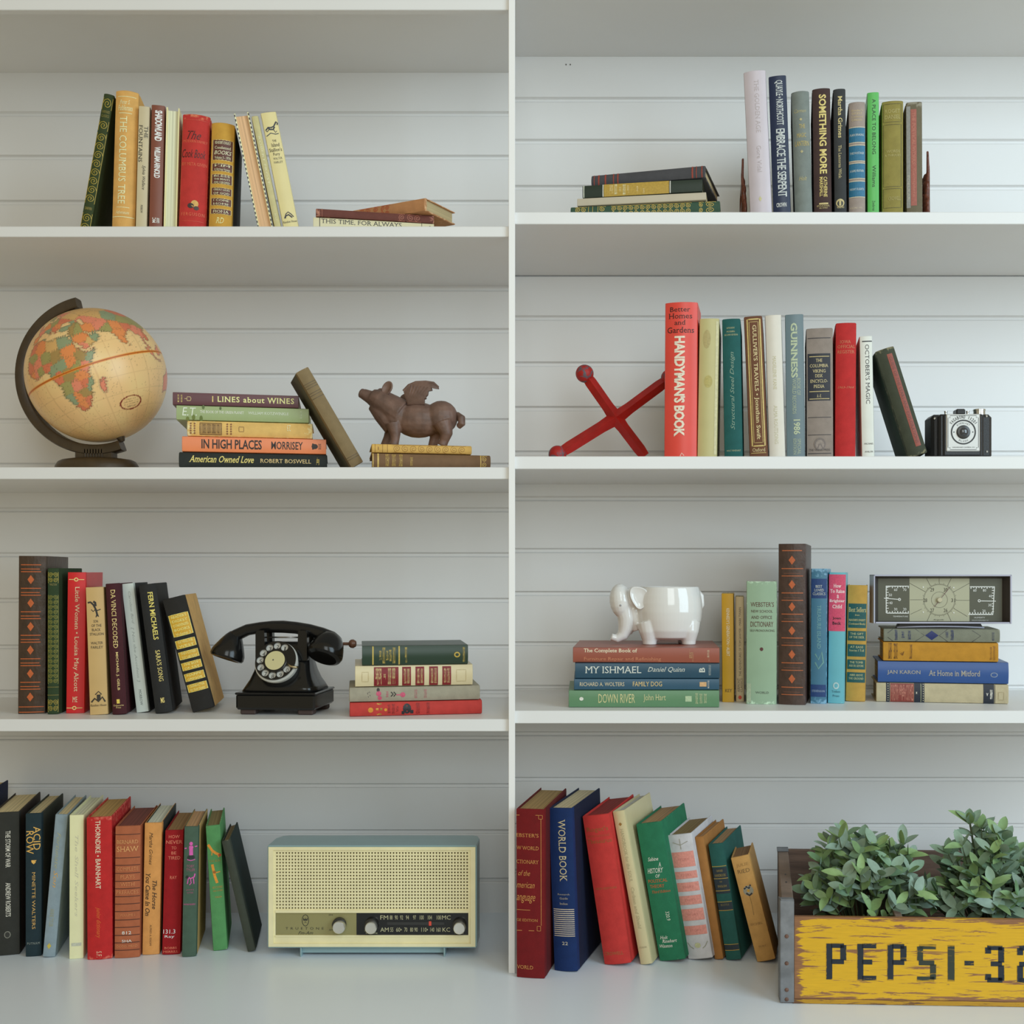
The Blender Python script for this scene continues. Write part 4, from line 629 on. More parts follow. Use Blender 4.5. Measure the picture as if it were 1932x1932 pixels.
zt = pile(ZR3, yy, [
 dict(label='beige encyclopedia volume with red and navy bands, lowest of the stack at far right', u=(1652, 1902), t=37, c=(200, 186, 152), d=145, yaw=10, bulge=3, deco=[P(.0, 1, 1671, 1678, (34, 40, 54)), P(.02, .97, 1679, 1724, (142, 62, 54)), P(0, 1, 1724.5, 1744, (34, 40, 54)), P(0, 1, 1855, 1875, (34, 40, 54)), B(1737, 1738, (190, 190, 150)), B(1876, 1877, (60, 60, 60))]+[T(s, .08, .92, u, u+6.5, (214, 140, 120), 'u', serif=0) for s, u in (('FUNK &', 1681), ('WAGNALLS', 1688), ('New', 1696), ('Age', 1702), ('ENCYCLO-', 1709), ('PEDIA', 1716.5))]+[T('1', .45, .55, 1727, 1731, (206, 200, 180), 'u'), T('A', .4, .56, 1860, 1864, W_, 'u', serif=0, bold=.02), T('AMER', .24, .72, 1867, 1872, W_, 'u', serif=0, bold=.02)]+[P(a, a+.05, u, u+1.4, (214, 206, 176)) for u in (1674, 1741) for a in (.08, .2, .32, .44, .56, .68, .8, .92)]+[F(.2, .6, 1883, 1893, (180, 164, 128), .8)]),
 dict(label='royal blue book with silvery title, second from bottom at far right', u=(1655, 1902), t=41, c=(50, 88, 152), d=145, yaw=10, style='jacket', bulge=4, wear=.4, deco=[T('JAN KARON', .36, .58, 1673, 1737, (176, 170, 160), bold=.01), T('At Home in Mitford', .34, .6, 1752, 1849, (176, 170, 160), bold=.01), EL(.42, 1875, 5, 7, (150, 160, 176)), EL(.42, 1875, 3.6, 5.4, (50, 88, 152))]),
 dict(label='amber yellow book under the weather station stack\'s grey book', u=(1665, 1883), t=36.5, c=(200, 144, 50), d=140, yaw=10, bulge=2, deco=[T('HAPPY', .1, .94, 1675, 1682, (96, 60, 24), 'u'), T('HOUSE', .1, .94, 1686, 1693, (96, 60, 24), 'u'), T('JANE', .3, .5, 1700, 1704, (120, 76, 30), 'u'), T('ABBOTT', .1, .88, 1716, 1721, (120, 80, 34), 'u'), T('GROSSET', .1, .8, 1867, 1871, (160, 110, 44), 'u'), T('DUNLAP', .1, .84, 1873, 1877, (160, 110, 44), 'u'), LN([(.4, 1698), (.3, 1703), (.5, 1705)], 1, (110, 70, 30))]),
 dict(label='grey book with navy diamond on the spine, directly under the weather station', u=(1666, 1886), t=25, c=(134, 136, 120), d=140, yaw=10, bulge=2, wear=.8, wearc=(170, 168, 150), deco=[T('WINNIE', .1, .94, 1688, 1693, NB, 'u', serif=0, bold=.01), T('THE', .3, .78, 1701, 1706, NB, 'u', serif=0, bold=.01), T('POOH', .14, .88, 1713, 1718, NB, 'u', serif=0, bold=.01), DM(.5, 1758, 9.5, 13, NB), LN([(.98, 1727), (.5, 1744), (.04, 1727)], 1, (70, 68, 70)), LN([(.98, 1788), (.5, 1772), (.04, 1788)], 1, (70, 68, 70)), LN([(.9, 1834), (.5, 1850), (.04, 1834)], 1, (70, 68, 70)), LN([(.96, 1684), (.66, 1674)], 1, (70, 68, 70)), LN([(.04, 1684), (.34, 1674)], 1, (70, 68, 70)), T('A.A.', .3, .8, 1784, 1789, NB, 'u', serif=0, bold=.01), T('MILNE', .14, .92, 1794, 1799, NB, 'u', serif=0, bold=.01), T('DUTTON', .14, .8, 1871, 1875, (50, 60, 100), 'u', serif=0)])])
Z_WS = zt; Y_WS = yy
# ================================================================ RIGHT BAY, WORKTOP
GRP = 'books beside the crate on the worktop'
Z = ZC; G = 1.8
YG = (190, 130, 70)
stand('dark red dictionary cut off by the white upright, with fine gold frame', (972.5, 1029), (972.5, 1027), 1527, Z, (110, 16, 20), vb=1846, d=215, s=44, bulge=2, boards=(84, 20, 22), pages=(166, 136, 88), deco=[T("EBSTER'S", .02, .8, 1573, 1580, YG, 'h'), T('W WORLD', .02, .8, 1597, 1604, YG, 'h'), T('CTIONARY', .02, .8, 1623, 1630, YG, 'h'), T('of the', .08, .5, 1643, 1653, YG, 'h', it=.4, serif=0), T('merican', .02, .66, 1665, 1676, YG, 'h', it=.4, serif=0), T('anguage', .02, .68, 1690, 1705, YG, 'h', it=.4, serif=0), B(1717, 1718, YG, .02, .5), T('GE EDITION', .02, .76, 1734, 1739, YG, 'h'), LN([(.02, 1539), (.8, 1538)], 1, YG), LN([(.88, 1545), (.88, 1746)], 1, YG), LN([(.02, 1757), (.64, 1756)], 1, YG), F(.8, .93, 1538, 1545, YG, .8), F(.74, .86, 1747, 1756, YG, .8), T('VORLD', .02, .6, 1822, 1829, YG, 'h')])
stand('navy book with cream title and a barred block of fine lines', (1044, 1090), (1032, 1079), 1526, Z, (18, 44, 92), vb=1834, d=215, s=54, bulge=4, boards=(18, 26, 50), pages=(206, 192, 156), deco=[T('WORLD BOOK', .4, .7, 1547, 1664, (200, 184, 146)), T('Research', .28, .78, 1687, 1690, (170, 160, 140), 'h'), T('Guide', .36, .7, 1694, 1698, (170, 160, 140), 'h'), T('Index', .36, .7, 1704, 1708, (170, 160, 140), 'h'), T('22', .4, .64, 1778, 1784, (206, 196, 170), 'h')]+[B(1716+i*3.85, 1717.7+i*3.85, (196, 180, 160), .08, .94) for i in range(14)])
stand('red cloth thesaurus leaning left with dull gold title', (1139, 1190), (1092, 1148), 1541, Z, (190, 54, 50), vb=1824, d=205, s=46, bulge=5, stain=(150, 48, 44), deco=[T("Roget's", .1, .9, 1563, 1574, (150, 88, 44), 'h'), T('International', .12, .92, 1577, 1582, (176, 74, 50), 'h'), T('Thesaurus', .06, .96, 1586, 1594, (150, 88, 44), 'h'), T('NEW EDITION', .1, .88, 1678, 1682, (160, 96, 56), 'h'), T('CROWELL', .08, .78, 1800, 1806, (160, 100, 56), 'h')])
stand('slim cream book leaning against the red thesaurus', (1206, 1232), (1151, 1175), 1534, Z, (200, 188, 146), vb=1822, d=190, s=46, bulge=3, style='jacket', pages=(206, 206, 200), deco=[DM(.5, 1559, 3.5, 3.5, (150, 110, 50)), T('HANDBOOK for the SOUL', .4, .66, 1568, 1668, (170, 160, 124)), T('Carlson and Shield', .4, .66, 1678, 1756, (170, 160, 124), it=.2), T('LITTLE BROWN', .2, .8, 1789, 1792, (160, 150, 120), 'h')])
stand('worn green book with white and orange italic title', (1243, 1294), (1194, 1247), 1556, Z, (38, 112, 80), vb=1817, d=190, s=42, bulge=3, wear=.6, wearc=(130, 160, 130), pages=(176, 140, 100), deco=[T('Sabine', .24, .64, 1621, 1628, W_, 'h', it=.3), T('A', .6, .7, 1632, 1640, W_, 'h', it=.3), T('HISTORY', .14, .76, 1642, 1651, W_, 'h', it=.3), T('OF', .42, .6, 1654, 1660, W_, 'h', it=.3), T('POLITICAL', .1, .84, 1663, 1669, (196, 100, 50), 'h'), T('THEORY', .14, .7, 1673, 1679, (196, 100, 50), 'h'), T('Third Edition', .18, .88, 1684, 1689, (190, 96, 50), 'h', it=.3), T('Holt', .18, .48, 1770, 1776, W_, 'h', it=.3), T('Rinehart', .24, .8, 1777, 1783, W_, 'h', it=.3), T('Winston', .1, .6, 1786, 1792, W_, 'h', it=.3), T('320.9', .56, .7, 1725, 1742, (206, 214, 196), 'v', serif=0)])
PK = (216, 142, 130)
stand('white book with six salmon pink panels', (1296, 1346), (1254, 1303), 1578, Z, (198, 196, 200), vb=1814, d=180, s=38, bulge=4, pages=(150, 122, 78), deco=sum([[P(.07, .95, a, b_, PK), T('STORY', .3, .75, (a+b_)/2-2, (a+b_)/2+2, (190, 110, 104), 'h')] for a, b_ in ((1611, 1640), (1648, 1662), (1669, 1686), (1694, 1711), (1719, 1741), (1751, 1768))], [])+[LN([(.2, 1592), (.5, 1598), (.8, 1592)], 1.2, (150, 146, 130)), LN([(.5, 1586), (.5, 1606)], 1.2, (150, 146, 130)), EL(.5, 1788, 6, 5, (190, 190, 150)), LN([(.1, 1782), (.2, 1790), (.32, 1794)], 1.4, (150, 150, 130)), LN([(.9, 1782), (.8, 1790), (.68, 1794)], 1.4, (150, 150, 130))])
stand('narrow ochre brown book squeezed between white-pink and teal spines', (1347, 1366), (1307.5, 1327), 1582, Z, (160, 110, 58), vb=1812, d=170, s=36, bulge=2, wear=.5, wearc=(180, 140, 90), pages=(180, 140, 96))
stand('dark teal book with black title blocks and gold rules', (1369, 1399), (1332, 1365), 1595, Z, (36, 86, 80), vb=1814, d=170, s=32, bulge=3, wear=.5, wearc=(110, 150, 130), pages=(170, 138, 100), deco=[P(.04, .96, 1640, 1689, (30, 44, 54)), P(.04, .96, 1706, 1720, (30, 44, 54)), P(.04, .96, 1785, 1796, (30, 44, 54))]+[B(v, v+1.2, (170, 140, 60), .04, .96) for v in (1637, 1660, 1683, 1704, 1720, 1784, 1795)]+[T('OXFORD', .3, .7, 1644, 1648, (150, 130, 70), 'h'), T('HANDBOOK', .14, .86, 1652, 1657, (150, 130, 70), 'h'), T('OF', .4, .56, 1665, 1668, (150, 130, 70), 'h'), T('ENGLISH', .24, .8, 1673, 1677, (150, 130, 70), 'h'), T('BOOTH', .24, .76, 1708, 1712, (120, 110, 70), 'h')])
stand('tan book with a small dark blue flower, rightmost of the worktop row', (1427, 1465), (1375, 1414), 1619, Z, (196, 150, 88), vb=1811, y=48, d=105, s=6, bulge=3, pages=(140, 104, 70), boards=(170, 132, 82), deco=[T('JULIE', .2, .84, 1632, 1639, (160, 120, 66), 'h', serif=0), T('RIED', .2, .84, 1643, 1650, (120, 92, 54), 'h', serif=0), EL(.5, 1684, 10, 10, (150, 146, 130)), LN([(.3, 1680), (.45, 1676), (.55, 1680), (.68, 1674)], 3.4, (30, 36, 54)), LN([(.36, 1688), (.5, 1693), (.66, 1690)], 3.4, (50, 46, 44)), EL(.5, 1684, 3, 3, (196, 150, 60)), LN([(.5, 1695), (.5, 1712), (.46, 1730)], .9, (140, 110, 60)), T('SICHEL', .16, .8, 1745, 1749, (150, 112, 60), 'h'), T('BURT', .3, .7, 1788, 1791, (160, 120, 66), 'h')])
def woodmat(name, paint, woodc, amount, sx=(2.5, 30, 30), seed=0):
    m = bpy.data.materials.new(name); m.use_nodes = True; nt = m.node_tree; N = nt.nodes; K_ = nt.links; b = N['Principled BSDF']; b.inputs['Roughness'].default_value = .55
    tc = N.new('ShaderNodeTexCoord'); mp = N.new('ShaderNodeMapping'); mp.inputs['Scale'].default_value = sx; mp.inputs['Location'].default_value = (seed, 0, 0); K_.new(tc.outputs['Object'], mp.inputs[0])
    n1 = N.new('ShaderNodeTexNoise'); n1.inputs['Scale'].default_value = 5.0; n1.inputs['Detail'].default_value = 9; n1.inputs['Roughness'].default_value = .68; n1.inputs['Distortion'].default_value = .6; K_.new(mp.outputs[0], n1.inputs['Vector'])
    n2 = N.new('ShaderNodeTexNoise'); n2.inputs['Scale'].default_value = 14; n2.inputs['Detail'].default_value = 6; K_.new(mp.outputs[0], n2.inputs['Vector'])
    wr = N.new('ShaderNodeValToRGB'); wr.color_ramp.elements[0].color = (*[v*.55 for v in woodc], 1); wr.color_ramp.elements[1].color = (*[min(1, v*1.25) for v in woodc], 1); K_.new(n2.outputs[0], wr.inputs[0])
    # worn towards the board's edges
    ge = N.new('ShaderNodeSeparateXYZ'); K_.new(tc.outputs['Generated'], ge.inputs[0])
    def edge(s, wdt, rng=1.0):
        a = N.new('ShaderNodeMath'); a.operation = 'SUBTRACT'; K_.new(s, a.inputs[0]); a.inputs[1].default_value = .5
        q2 = N.new('ShaderNodeMath'); q2.operation = 'ABSOLUTE'; K_.new(a.outputs[0], q2.inputs[0])
        r = N.new('ShaderNodeMapRange'); r.inputs[1].default_value = .5-wdt; r.inputs[2].default_value = .5; r.inputs[3].default_value = 0; r.inputs[4].default_value = rng; K_.new(q2.outputs[0], r.inputs[0]); return r.outputs[0]
    mxx = N.new('ShaderNodeMath'); mxx.operation = 'MAXIMUM'; K_.new(edge(ge.outputs[2], .07, .17), mxx.inputs[0]); K_.new(edge(ge.outputs[0], .035, .26), mxx.inputs[1])
    ad = N.new('ShaderNodeMath'); ad.operation = 'ADD'; K_.new(n1.outputs[0], ad.inputs[0]); K_.new(mxx.outputs[0], ad.inputs[1])
    r = N.new('ShaderNodeValToRGB'); r.color_ramp.elements[0].position = .60-amount; r.color_ramp.elements[1].position = .64-amount; K_.new(ad.outputs[0], r.inputs[0])
    pr = N.new('ShaderNodeValToRGB'); pr.color_ramp.elements[0].color = (*[v*.8 for v in paint], 1); pr.color_ramp.elements[1].color = (*[min(1, v*1.1) for v in paint], 1); K_.new(n2.outputs[0], pr.inputs[0])
    mi = N.new('ShaderNodeMix'); mi.data_type = 'RGBA'; K_.new(r.outputs[0], mi.inputs[0]); K_.new(pr.outputs[0], mi.inputs[6]); K_.new(wr.outputs[0], mi.inputs[7]); K_.new(mi.outputs[2], b.inputs['Base Color'])
    bp = N.new('ShaderNodeBump'); bp.inputs['Strength'].default_value = .4; bp.inputs['Distance'].default_value = .0006; K_.new(ad.outputs[0], bp.inputs['Height']); K_.new(bp.outputs[0], b.inputs['Normal'])
    return m
# ================================================================ GLOBE
def obj_at(name, label, cat, u, vb_z, y, yaw=0, group=None):
    return thing(name, label, cat, sX(u, y), y, vb_z, Matrix.Rotation(-R_(yaw), 3, 'Z'), group)
BRZ = mat('dark_bronze_plastic', col((58, 46, 30), 2.2), .38, bump=.15, bscale=200, var=.2, vscale=60)
YG_ = 150; K = (L+YG_)/L
g0 = obj_at('globe', 'antique-toned desk globe on a dark bronze stand', 'globe', 183, ZL2, YG_)
gz = sZ(709, YG_)-ZL2; gr = 125*K
cx = 0
m = M(); m.lathe([(80, 0), (82, 2), (79, 16), (74, 24), (66, 28), (38, 32), (0.5, 33)], (0, 0, .2), n=48, sx=1.04, sy=.62); m.v = [(x, y, z) for x, y, z in m.v]
m.build('base', BRZ, g0, smooth=40, k=1)
m = M(); m.box(-40, 37, -13, 13, 27, 50, bev=3); m.build('neck', BRZ, g0, smooth=30)
m = M()
for i in range(7): m.box(-20+i*5.6, -17+i*5.6, -15, -12, 30, 49, bev=.6)
m.build('neck_ribs', BRZ, g0)
def arc_pt(r, a): return (r*math.cos(a), gz+r*math.sin(a))
tilt = R_(21)
m = M(); ro, ri = 150*K, 131*K; pts_o = []; a0, a1 = R_(90+14), R_(90+14+186)
n = 60; vs = []; prof = [(ri, -13), (ri+3, -15), (ro-2, -15), (ro, -11), (ro, 11), (ro-2, 15), (ri+3, 15), (ri, 13)]
for i in range(n+1):
    a = a0+(a1-a0)*i/n
    for r, y in prof: vs.append((r*math.cos(a), y, gz+r*math.sin(a)))
fs = []
for i in range(n):
    for j in range(8): fs.append((i*8+j, i*8+(j+1) % 8, (i+1)*8+(j+1) % 8, (i+1)*8+j))
fs += [tuple(range(8))[::-1], tuple(n*8+j for j in range(8))]
m.add(vs, fs); ring = m.build('meridian_arm', BRZ, g0, smooth=35, fix=True)
for sg in (1, -1):
    d_ = Vector((-math.sin(tilt), 0, math.cos(tilt)))*sg
    m = M(); c = Vector((0, 0, gz)); m.tube([c+d_*(gr-1), c+d_*(gr+7), c+d_*(ri+2)], [9, 6, 5], n=16); m.build('pivot_pin', BRZ, g0, smooth=40)
# the map: flat print held as colours on the sphere
def inside(lon, lat, poly):
    r = np.zeros(lon.shape, bool); n = len(poly); j = n-1
    for i in range(n):
        xi, yi = poly[i]; xj, yj = poly[j]
        if yi != yj:
            c = ((yi > lat) != (yj > lat)) & (lon < (xj-xi)*(lat-yi)/(yj-yi)+xi); r ^= c
        j = i
    return r
AF = [(-17,15),(-16,21),(-13,27),(-10,31),(-6,35.5),(3,37),(10,37),(11,33.5),(15,32),(20,31),(20,32.5),(25,31.7),(32,31.2),(34,28),(37,22),(37,19),(40,15),(43,11.5),(47,11),(51,12),(50,8),(46,3),(42,-2),(39,-6),(40,-11),(40,-15),(36,-19),(35,-24),(32,-27),(30,-31),(25,-34),(19,-34.5),(17,-29),(14,-22),(12,-17),(13.5,-11),(12,-5),(9,-1),(9,4),(5,6),(1,5.5),(-4,5),(-8,4.5),(-12,8),(-16,12)]
EU = [(-9,37),(-9,43),(-1,44),(-4,48),(3,51),(8,54),(8,57),(12,56),(14,54),(20,55),(24,58),(22,60),(28,60),(24,65),(18,61),(17,57),(12,59),(6,59),(6,63),(15,69),(28,71),(41,67),(45,68),(60,69),(70,73),(100,77),(140,73),(170,70),(178,66),(162,60),(156,52),(150,59),(136,54),(141,50),(133,43),(128,39),(129,35),(126,35),(125,39),(121,40),(118,38),(122,37),(119,34),(122,30),(118,24),(110,21),(106,20),(109,13),(105,9),(101,13),(100,8),(104,2),(101,3),(98,8),(98,16),(94,16),(91,22),(87,21),(80,15),(80,10),(77,8),(73,17),(72,21),(67,24),(62,25),(57,26),(51,28),(48,30),(51,25),(54,24.5),(56.5,26),(60,22.5),(57,18),(52,15.5),(45,12.8),(43,13),(42,17),(38,22),(35,28),(35,32),(36,36),(30,36),(27,38),(27,41),(23,40),(24,38),(22,37),(19,41),(13,45),(18,40),(16,38),(12,42),(9,44),(4,43),(0,40),(-2,37)]
OT = [[(44,-16),(49,-12),(50,-16),(47,-25),(44,-24),(43,-20)], [(95,5),(98,4),(104,-2),(106,-6),(102,-4)], [(109,1),(117,7),(119,1),(115,-4),(110,-3)], [(114,-22),(122,-18),(130,-12),(136,-12),(137,-16),(142,-11),(146,-19),(153,-27),(150,-37),(140,-38),(130,-32),(115,-35)], [(-5,50),(1,51),(-2,56),(-5,58),(-6,54)], [(80,9.5),(82,7.5),(80,6)], [(105,-6),(114,-8),(114,-9),(106,-7.5)]]
SEAS = [[(28,42),(31,46),(38,46.5),(41,42),(35,42)], [(47,45),(52,46.5),(53,38),(50,37),(48,41)]]
OR_, RD_, GR_, TE_, OL_, PK_, YL_ = (222, 128, 64), (206, 92, 70), (130, 146, 84), (96, 150, 124), (140, 122, 62), (222, 120, 104), (206, 172, 104)
SEED = [(3,28,OR_),(-7,32,RD_),(-5,22,GR_),(17,27,YL_),(29,27,TE_),(-12,15,RD_),(-2,17,PK_),(9,17,GR_),(18,15,OL_),(30,15,OR_),(39,9,OL_),(46,6,TE_),(8,9,RD_),(1,8,GR_),(-6,7,PK_),(-10,8,OR_),(12,5,TE_),(20,7,TE_),(30,7,OR_),(33,2,GR_),(38,0,PK_),(23,-2,OL_),(34,-6,OR_),(15,-1,RD_),(18,-12,GR_),(27,-14,PK_),(34,-13,RD_),(37,-15,TE_),(29,-19,OL_),(23,-22,OR_),(17,-22,TE_),(24,-29,OR_),(30,-29,RD_),(20,-32,RD_),(47,-19,PK_),
        (45,24,OR_),(50,18,YL_),(45,15,PK_),(56,21,TE_),(44,33,GR_),(38,35,OL_),(33,39,TE_),(53,33,OR_),(66,33,PK_),(70,28,GR_),(78,22,OR_),(76,13,OR_),(79,27,OR_),(90,24,RD_),(96,20,PK_),(101,16,PK_),(106,14,RD_),(103,2,PK_),(95,35,GR_),(110,32,GR_),(85,42,TE_),(105,46,RD_),(68,48,YL_),(60,42,PK_),(90,62,YL_),(60,60,YL_),(40,56,YL_),(120,60,YL_),(30,50,RD_),(20,52,GR_),(10,50,OR_),(2,46,PK_),(-4,40,OR_),(12,43,TE_),(21,42,RD_),(26,45,OR_),(15,62,GR_),(25,64,PK_),(130,-25,PK_),(114,1,PK_),(-3,54,PK_)]
NU, NV = 520, 260
lons = (np.arange(NU)+.5)/NU*360-180; lats = (np.arange(NV+1))/NV*180-90
LO, LAc = np.meshgrid(lons, lats)
rs = np.random.RandomState(3)
jit = np.sin(LO*1.7)*.5+np.sin(LAc*2.3+LO)*.6; jit2 = np.sin(LAc*1.9)*.5+np.sin(LO*2.7-LAc)*.6
lo2, la2 = LO+jit, LAc+jit2
land = inside(lo2, la2, AF) | inside(lo2, la2, EU)
for p in OT: land |= inside(lo2, la2, p)
for p in SEAS: land &= ~inside(LO, LAc, p)
img = np.zeros(LO.shape+(3,)); oc = np.array(lin((226, 198, 142))); img[:] = oc
shade = .94+.06*np.sin(LO*.13+1)*np.cos(LAc*.11); img *= shade[..., None]
sd = np.array([s[:2] for s in SEED]); sc3 = np.array([lin(s[2]) for s in SEED])
dist = ((la2[..., None]-sd[:, 1])**2+((lo2[..., None]-sd[:, 0])*np.cos(np.radians(la2))[..., None])**2)
ix = dist.argsort(-1)[..., :2]; d2 = np.sqrt(np.take_along_axis(dist, ix, -1)); near = ix[..., 0]
cl = sc3[near]; cl = cl*(.86+.14*np.sin(LO*5)*np.sin(LAc*6))[..., None]; edge = (d2[..., 1]-d2[..., 0]) < .45; cl[edge] *= .55
img[land] = cl[land]*.78+img[land]*.2
coast = land ^ (np.roll(land, 1, 1) & np.roll(land, -1, 1) & np.roll(land, 1, 0) & np.roll(land, -1, 0) & land)
img[coast] *= .5
halo = np.zeros_like(land)
for dx in (-2, -1, 1, 2): halo |= np.roll(land, dx, 1)
img[halo & ~land] = img[halo & ~land]*.72+np.array(lin((110, 160, 140)))*.16
gridl = (np.abs((LO+7.5) % 15-7.5) < .36) | (np.abs((LAc+7.5) % 15-7.5) < .36)
img[gridl & ~land] *= .86
eq = np.abs(LAc) < .95; img[eq] = lin((206, 138, 40)); img[np.abs(LAc) < .35] = lin((150, 60, 20))
speck = (rs.rand(*LO.shape) > .975); img[speck] *= .6
ovd = ((LO-67)/12)**2+((LAc+40)/6.2)**2; img[(ovd < 1.12) & (ovd > .84)] = lin((120, 50, 40)); inn_ = (ovd < .5) & (np.abs((LAc+40) % 2.2-1.1) < .4) & (rs.rand(*LO.shape) > .3); img[inn_] *= .55
lo_r = np.radians(LO); la_r = np.radians(LAc)
vx = np.stack([np.cos(la_r)*np.cos(lo_r), np.cos(la_r)*np.sin(lo_r), np.sin(la_r)], -1).reshape(-1, 3)*gr*S
fi = []
for i in range(NV):
    a = np.arange(NU)+i*NU; b = np.roll(np.arange(NU), -1)+i*NU; fi.append(np.stack([a, b, b+NU, a+NU], -1))
fi = np.concatenate(fi)
me = bpy.data.meshes.new('map_sphere'); me.vertices.add(len(vx)); me.vertices.foreach_set('co', vx.ravel())
me.loops.add(fi.size); me.loops.foreach_set('vertex_index', fi.ravel().astype(np.int32)); me.polygons.add(len(fi)); me.polygons.foreach_set('loop_start', np.arange(0, fi.size, 4, dtype=np.int32))
me.update(calc_edges=True); me.validate(); me.polygons.foreach_set('use_smooth', [True]*len(me.polygons))
ca = me.color_attributes.new('print', 'FLOAT_COLOR', 'POINT'); rgba = np.ones((len(vx), 4)); rgba[:, :3] = np.clip(img.reshape(-1, 3)*np.array([1.3, 1.12, 1.05]), 0, .9); ca.data.foreach_set('color', rgba.ravel())
gm = bpy.data.materials.new('globe_print'); gm.use_nodes = True; b_ = gm.node_tree.nodes['Principled BSDF']; b_.inputs['Roughness'].default_value = .33
at = gm.node_tree.nodes.new('ShaderNodeVertexColor'); at.layer_name = 'print'; gm.node_tree.links.new(at.outputs[0], b_.inputs['Base Color'])
me.materials.append(gm)
sp = bpy.data.objects.new('map_sphere', me); sc.collection.objects.link(sp); sp.parent = g0; sp.location = (0, 0, gz*S)
# local -Y faces the room; the 47th meridian is turned to it, then the axis is tilted
lon0 = 47-R_(0)
view = math.degrees(math.atan2(sX(183, YG_), L+YG_))   # bearing of the globe from the room's middle
rotg = Matrix.Rotation(R_(6.5), 3, 'X') @ Matrix.Rotation(-tilt, 3, 'Y') @ Matrix.Rotation(R_(-90-lon0-view), 3, 'Z')
sp.rotation_euler = rotg.to_euler()
# ================================================================ WINGED PIG
yP = 100; kP = (L+yP)/L
CI = mat('cast_iron_brown', col((90, 69, 60), 2.8), .5, bump=.6, bscale=140, var=.35, vscale=50)
t = obj_at('pig_figurine', 'brown cast winged pig with raised snout standing on two books', 'figurine', 775, Z_PIG+.1, yP, 3)
o_ = lambda u, v: ((u-775)*kP, sZ(v, yP)-sZ(834, yP))
def q(u, v, y=0): x, z = o_(u, v); return (x, y, z)
Rx = lambda a, ax='Y': Matrix.Rotation(R_(a), 3, ax)
zsh = sZ(834, yP)
body = blob([('s', q(790, 783), (50, 30, 35)), ('s', q(833, 778), (33, 29, 33)), ('s', q(752, 776), (31, 27, 32)),
  ('c', [q(757, 772), q(735, 758), q(714, 744), q(700, 738)], [30, 27, 23, 16]), ('c', [q(712, 745), q(696, 738), q(684, 732)], [20, 13, 10.5]),
  ('c', [q(742, 795), q(722, 770), q(704, 752)], [20, 20, 14]),
  ('s', q(681, 731), (5, 10, 10), Rx(25)),
  ('c', [q(745, 790, -15), q(749, 812, -16), q(748, 824, -16), q(745, 833, -16)], [16, 10, 8.5, 10]), ('c', [q(740, 790, 14), q(729, 815, 15), q(720, 833, 15)], [15, 10, 8]),
  ('c', [q(838, 790, -15), q(846, 812, -17), q(841, 824, -16), q(837, 833, -16)], [20, 12, 9, 10]), ('c', [q(826, 795, 14), q(818, 815, 15), q(813, 833, 15)], [17, 10, 9])], 1.5, 6)
zm = min(v[2] for v in body.v); body.v = [(x, y, z-zm) for x, y, z in body.v]
body.build('body', CI, t, smooth='all')
def earr(name, c, ry, s_, tilt_, dy):
    e = blob([('s', (0, 0, 0), (11*s_, 4.2, 15*s_)), ], 1.1, 3); rt = Matrix.Rotation(R_(tilt_), 3, 'Y') @ Matrix.Rotation(R_(ry), 3, 'Z')
    out = M(); vs = []
    for x, y, z in e.v:
        if y < 0: y = y+5.5*max(0, 1-(x/(9*s_))**2-(z/(13*s_))**2)     # hollow of the ear
        p = rt @ Vector((x, y, z)); vs.append((p.x+c[0], p.y+c[1], p.z+c[2]))
    out.add(vs, e.f); out.build(name, CI, t, smooth='all')
earr('ear', q(733, 722, -14), -12, 1.0, 28, 0); earr('ear', q(713, 728, 14), 10, .75, 18, 0)
def wing(name, poly, y0, th):
    m = M(); pts = [o_(620+a/5.367, 680+b/5.367) for a, b in poly]; n = len(pts); cxx = sum(p[0] for p in pts)/n; cz = sum(p[1] for p in pts)/n
    vs = [(x, y0-th/2, z) for x, z in pts]+[(x, y0+th/2, z) for x, z in pts]+[(cxx+(x-cxx)*.9, y0-th*.9, cz+(z-cz)*.9) for x, z in pts]
    fs = [tuple(range(2*n, 3*n))]+[(i, 2*n+i, 2*n+(i+1) % n, (i+1) % n) for i in range(n)]+[(i, n+i, n+(i+1) % n, (i+1) % n) for i in range(n)]+[tuple(range(n, 2*n))[::-1]]
    m.add(vs, fs)
    le = [pts[i] for i in (1, 2, 3, 4, 5, 6)]
    m.tube([(x, y0-2, z) for x, z in le], [3.2, 3.6, 3.4, 3.2, 2.8, 2], n=10)
    for i in range(6):
        a = i/6; x0, z0 = o_(620+(830+a*130)/5.367, 680+(330)/5.367); x1, z1 = o_(620+(860+a*200)/5.367, 680+(200+a*30)/5.367)
        m.tube([(x0, y0-th*.7, z0), (x1, y0-th*.9, z1)], [1, 1.3], n=6)
    m.build(name, CI, t, smooth=50, fix=True)
WP = [(815, 400), (775, 260), (830, 205), (900, 175), (1000, 170), (1080, 180), (1130, 222), (1132, 240), (1095, 236), (1060, 222), (1066, 255), (1028, 262), (1022, 300), (1004, 318), (1006, 336), (988, 344), (990, 400)]
wing('wing', WP, -14, 6)
m = blob([('s', q(762, 738, 18), (13, 4, 11), Rx(-20)), ('c', [q(775, 752, 14), q(768, 742, 18)], [7, 7])], 1.2, 4); m.build('wing', CI, t, smooth='all')
m = M(); tp = [q(858, 782, 2), q(866, 772, 0), q(872, 778, -6), q(873, 789, -8), q(866, 794, -4)]; m = blob([('c', tp, [5, 7.5, 8, 7.5, 6])], 1.2, 4); m.build('tail', CI, t, smooth='all')
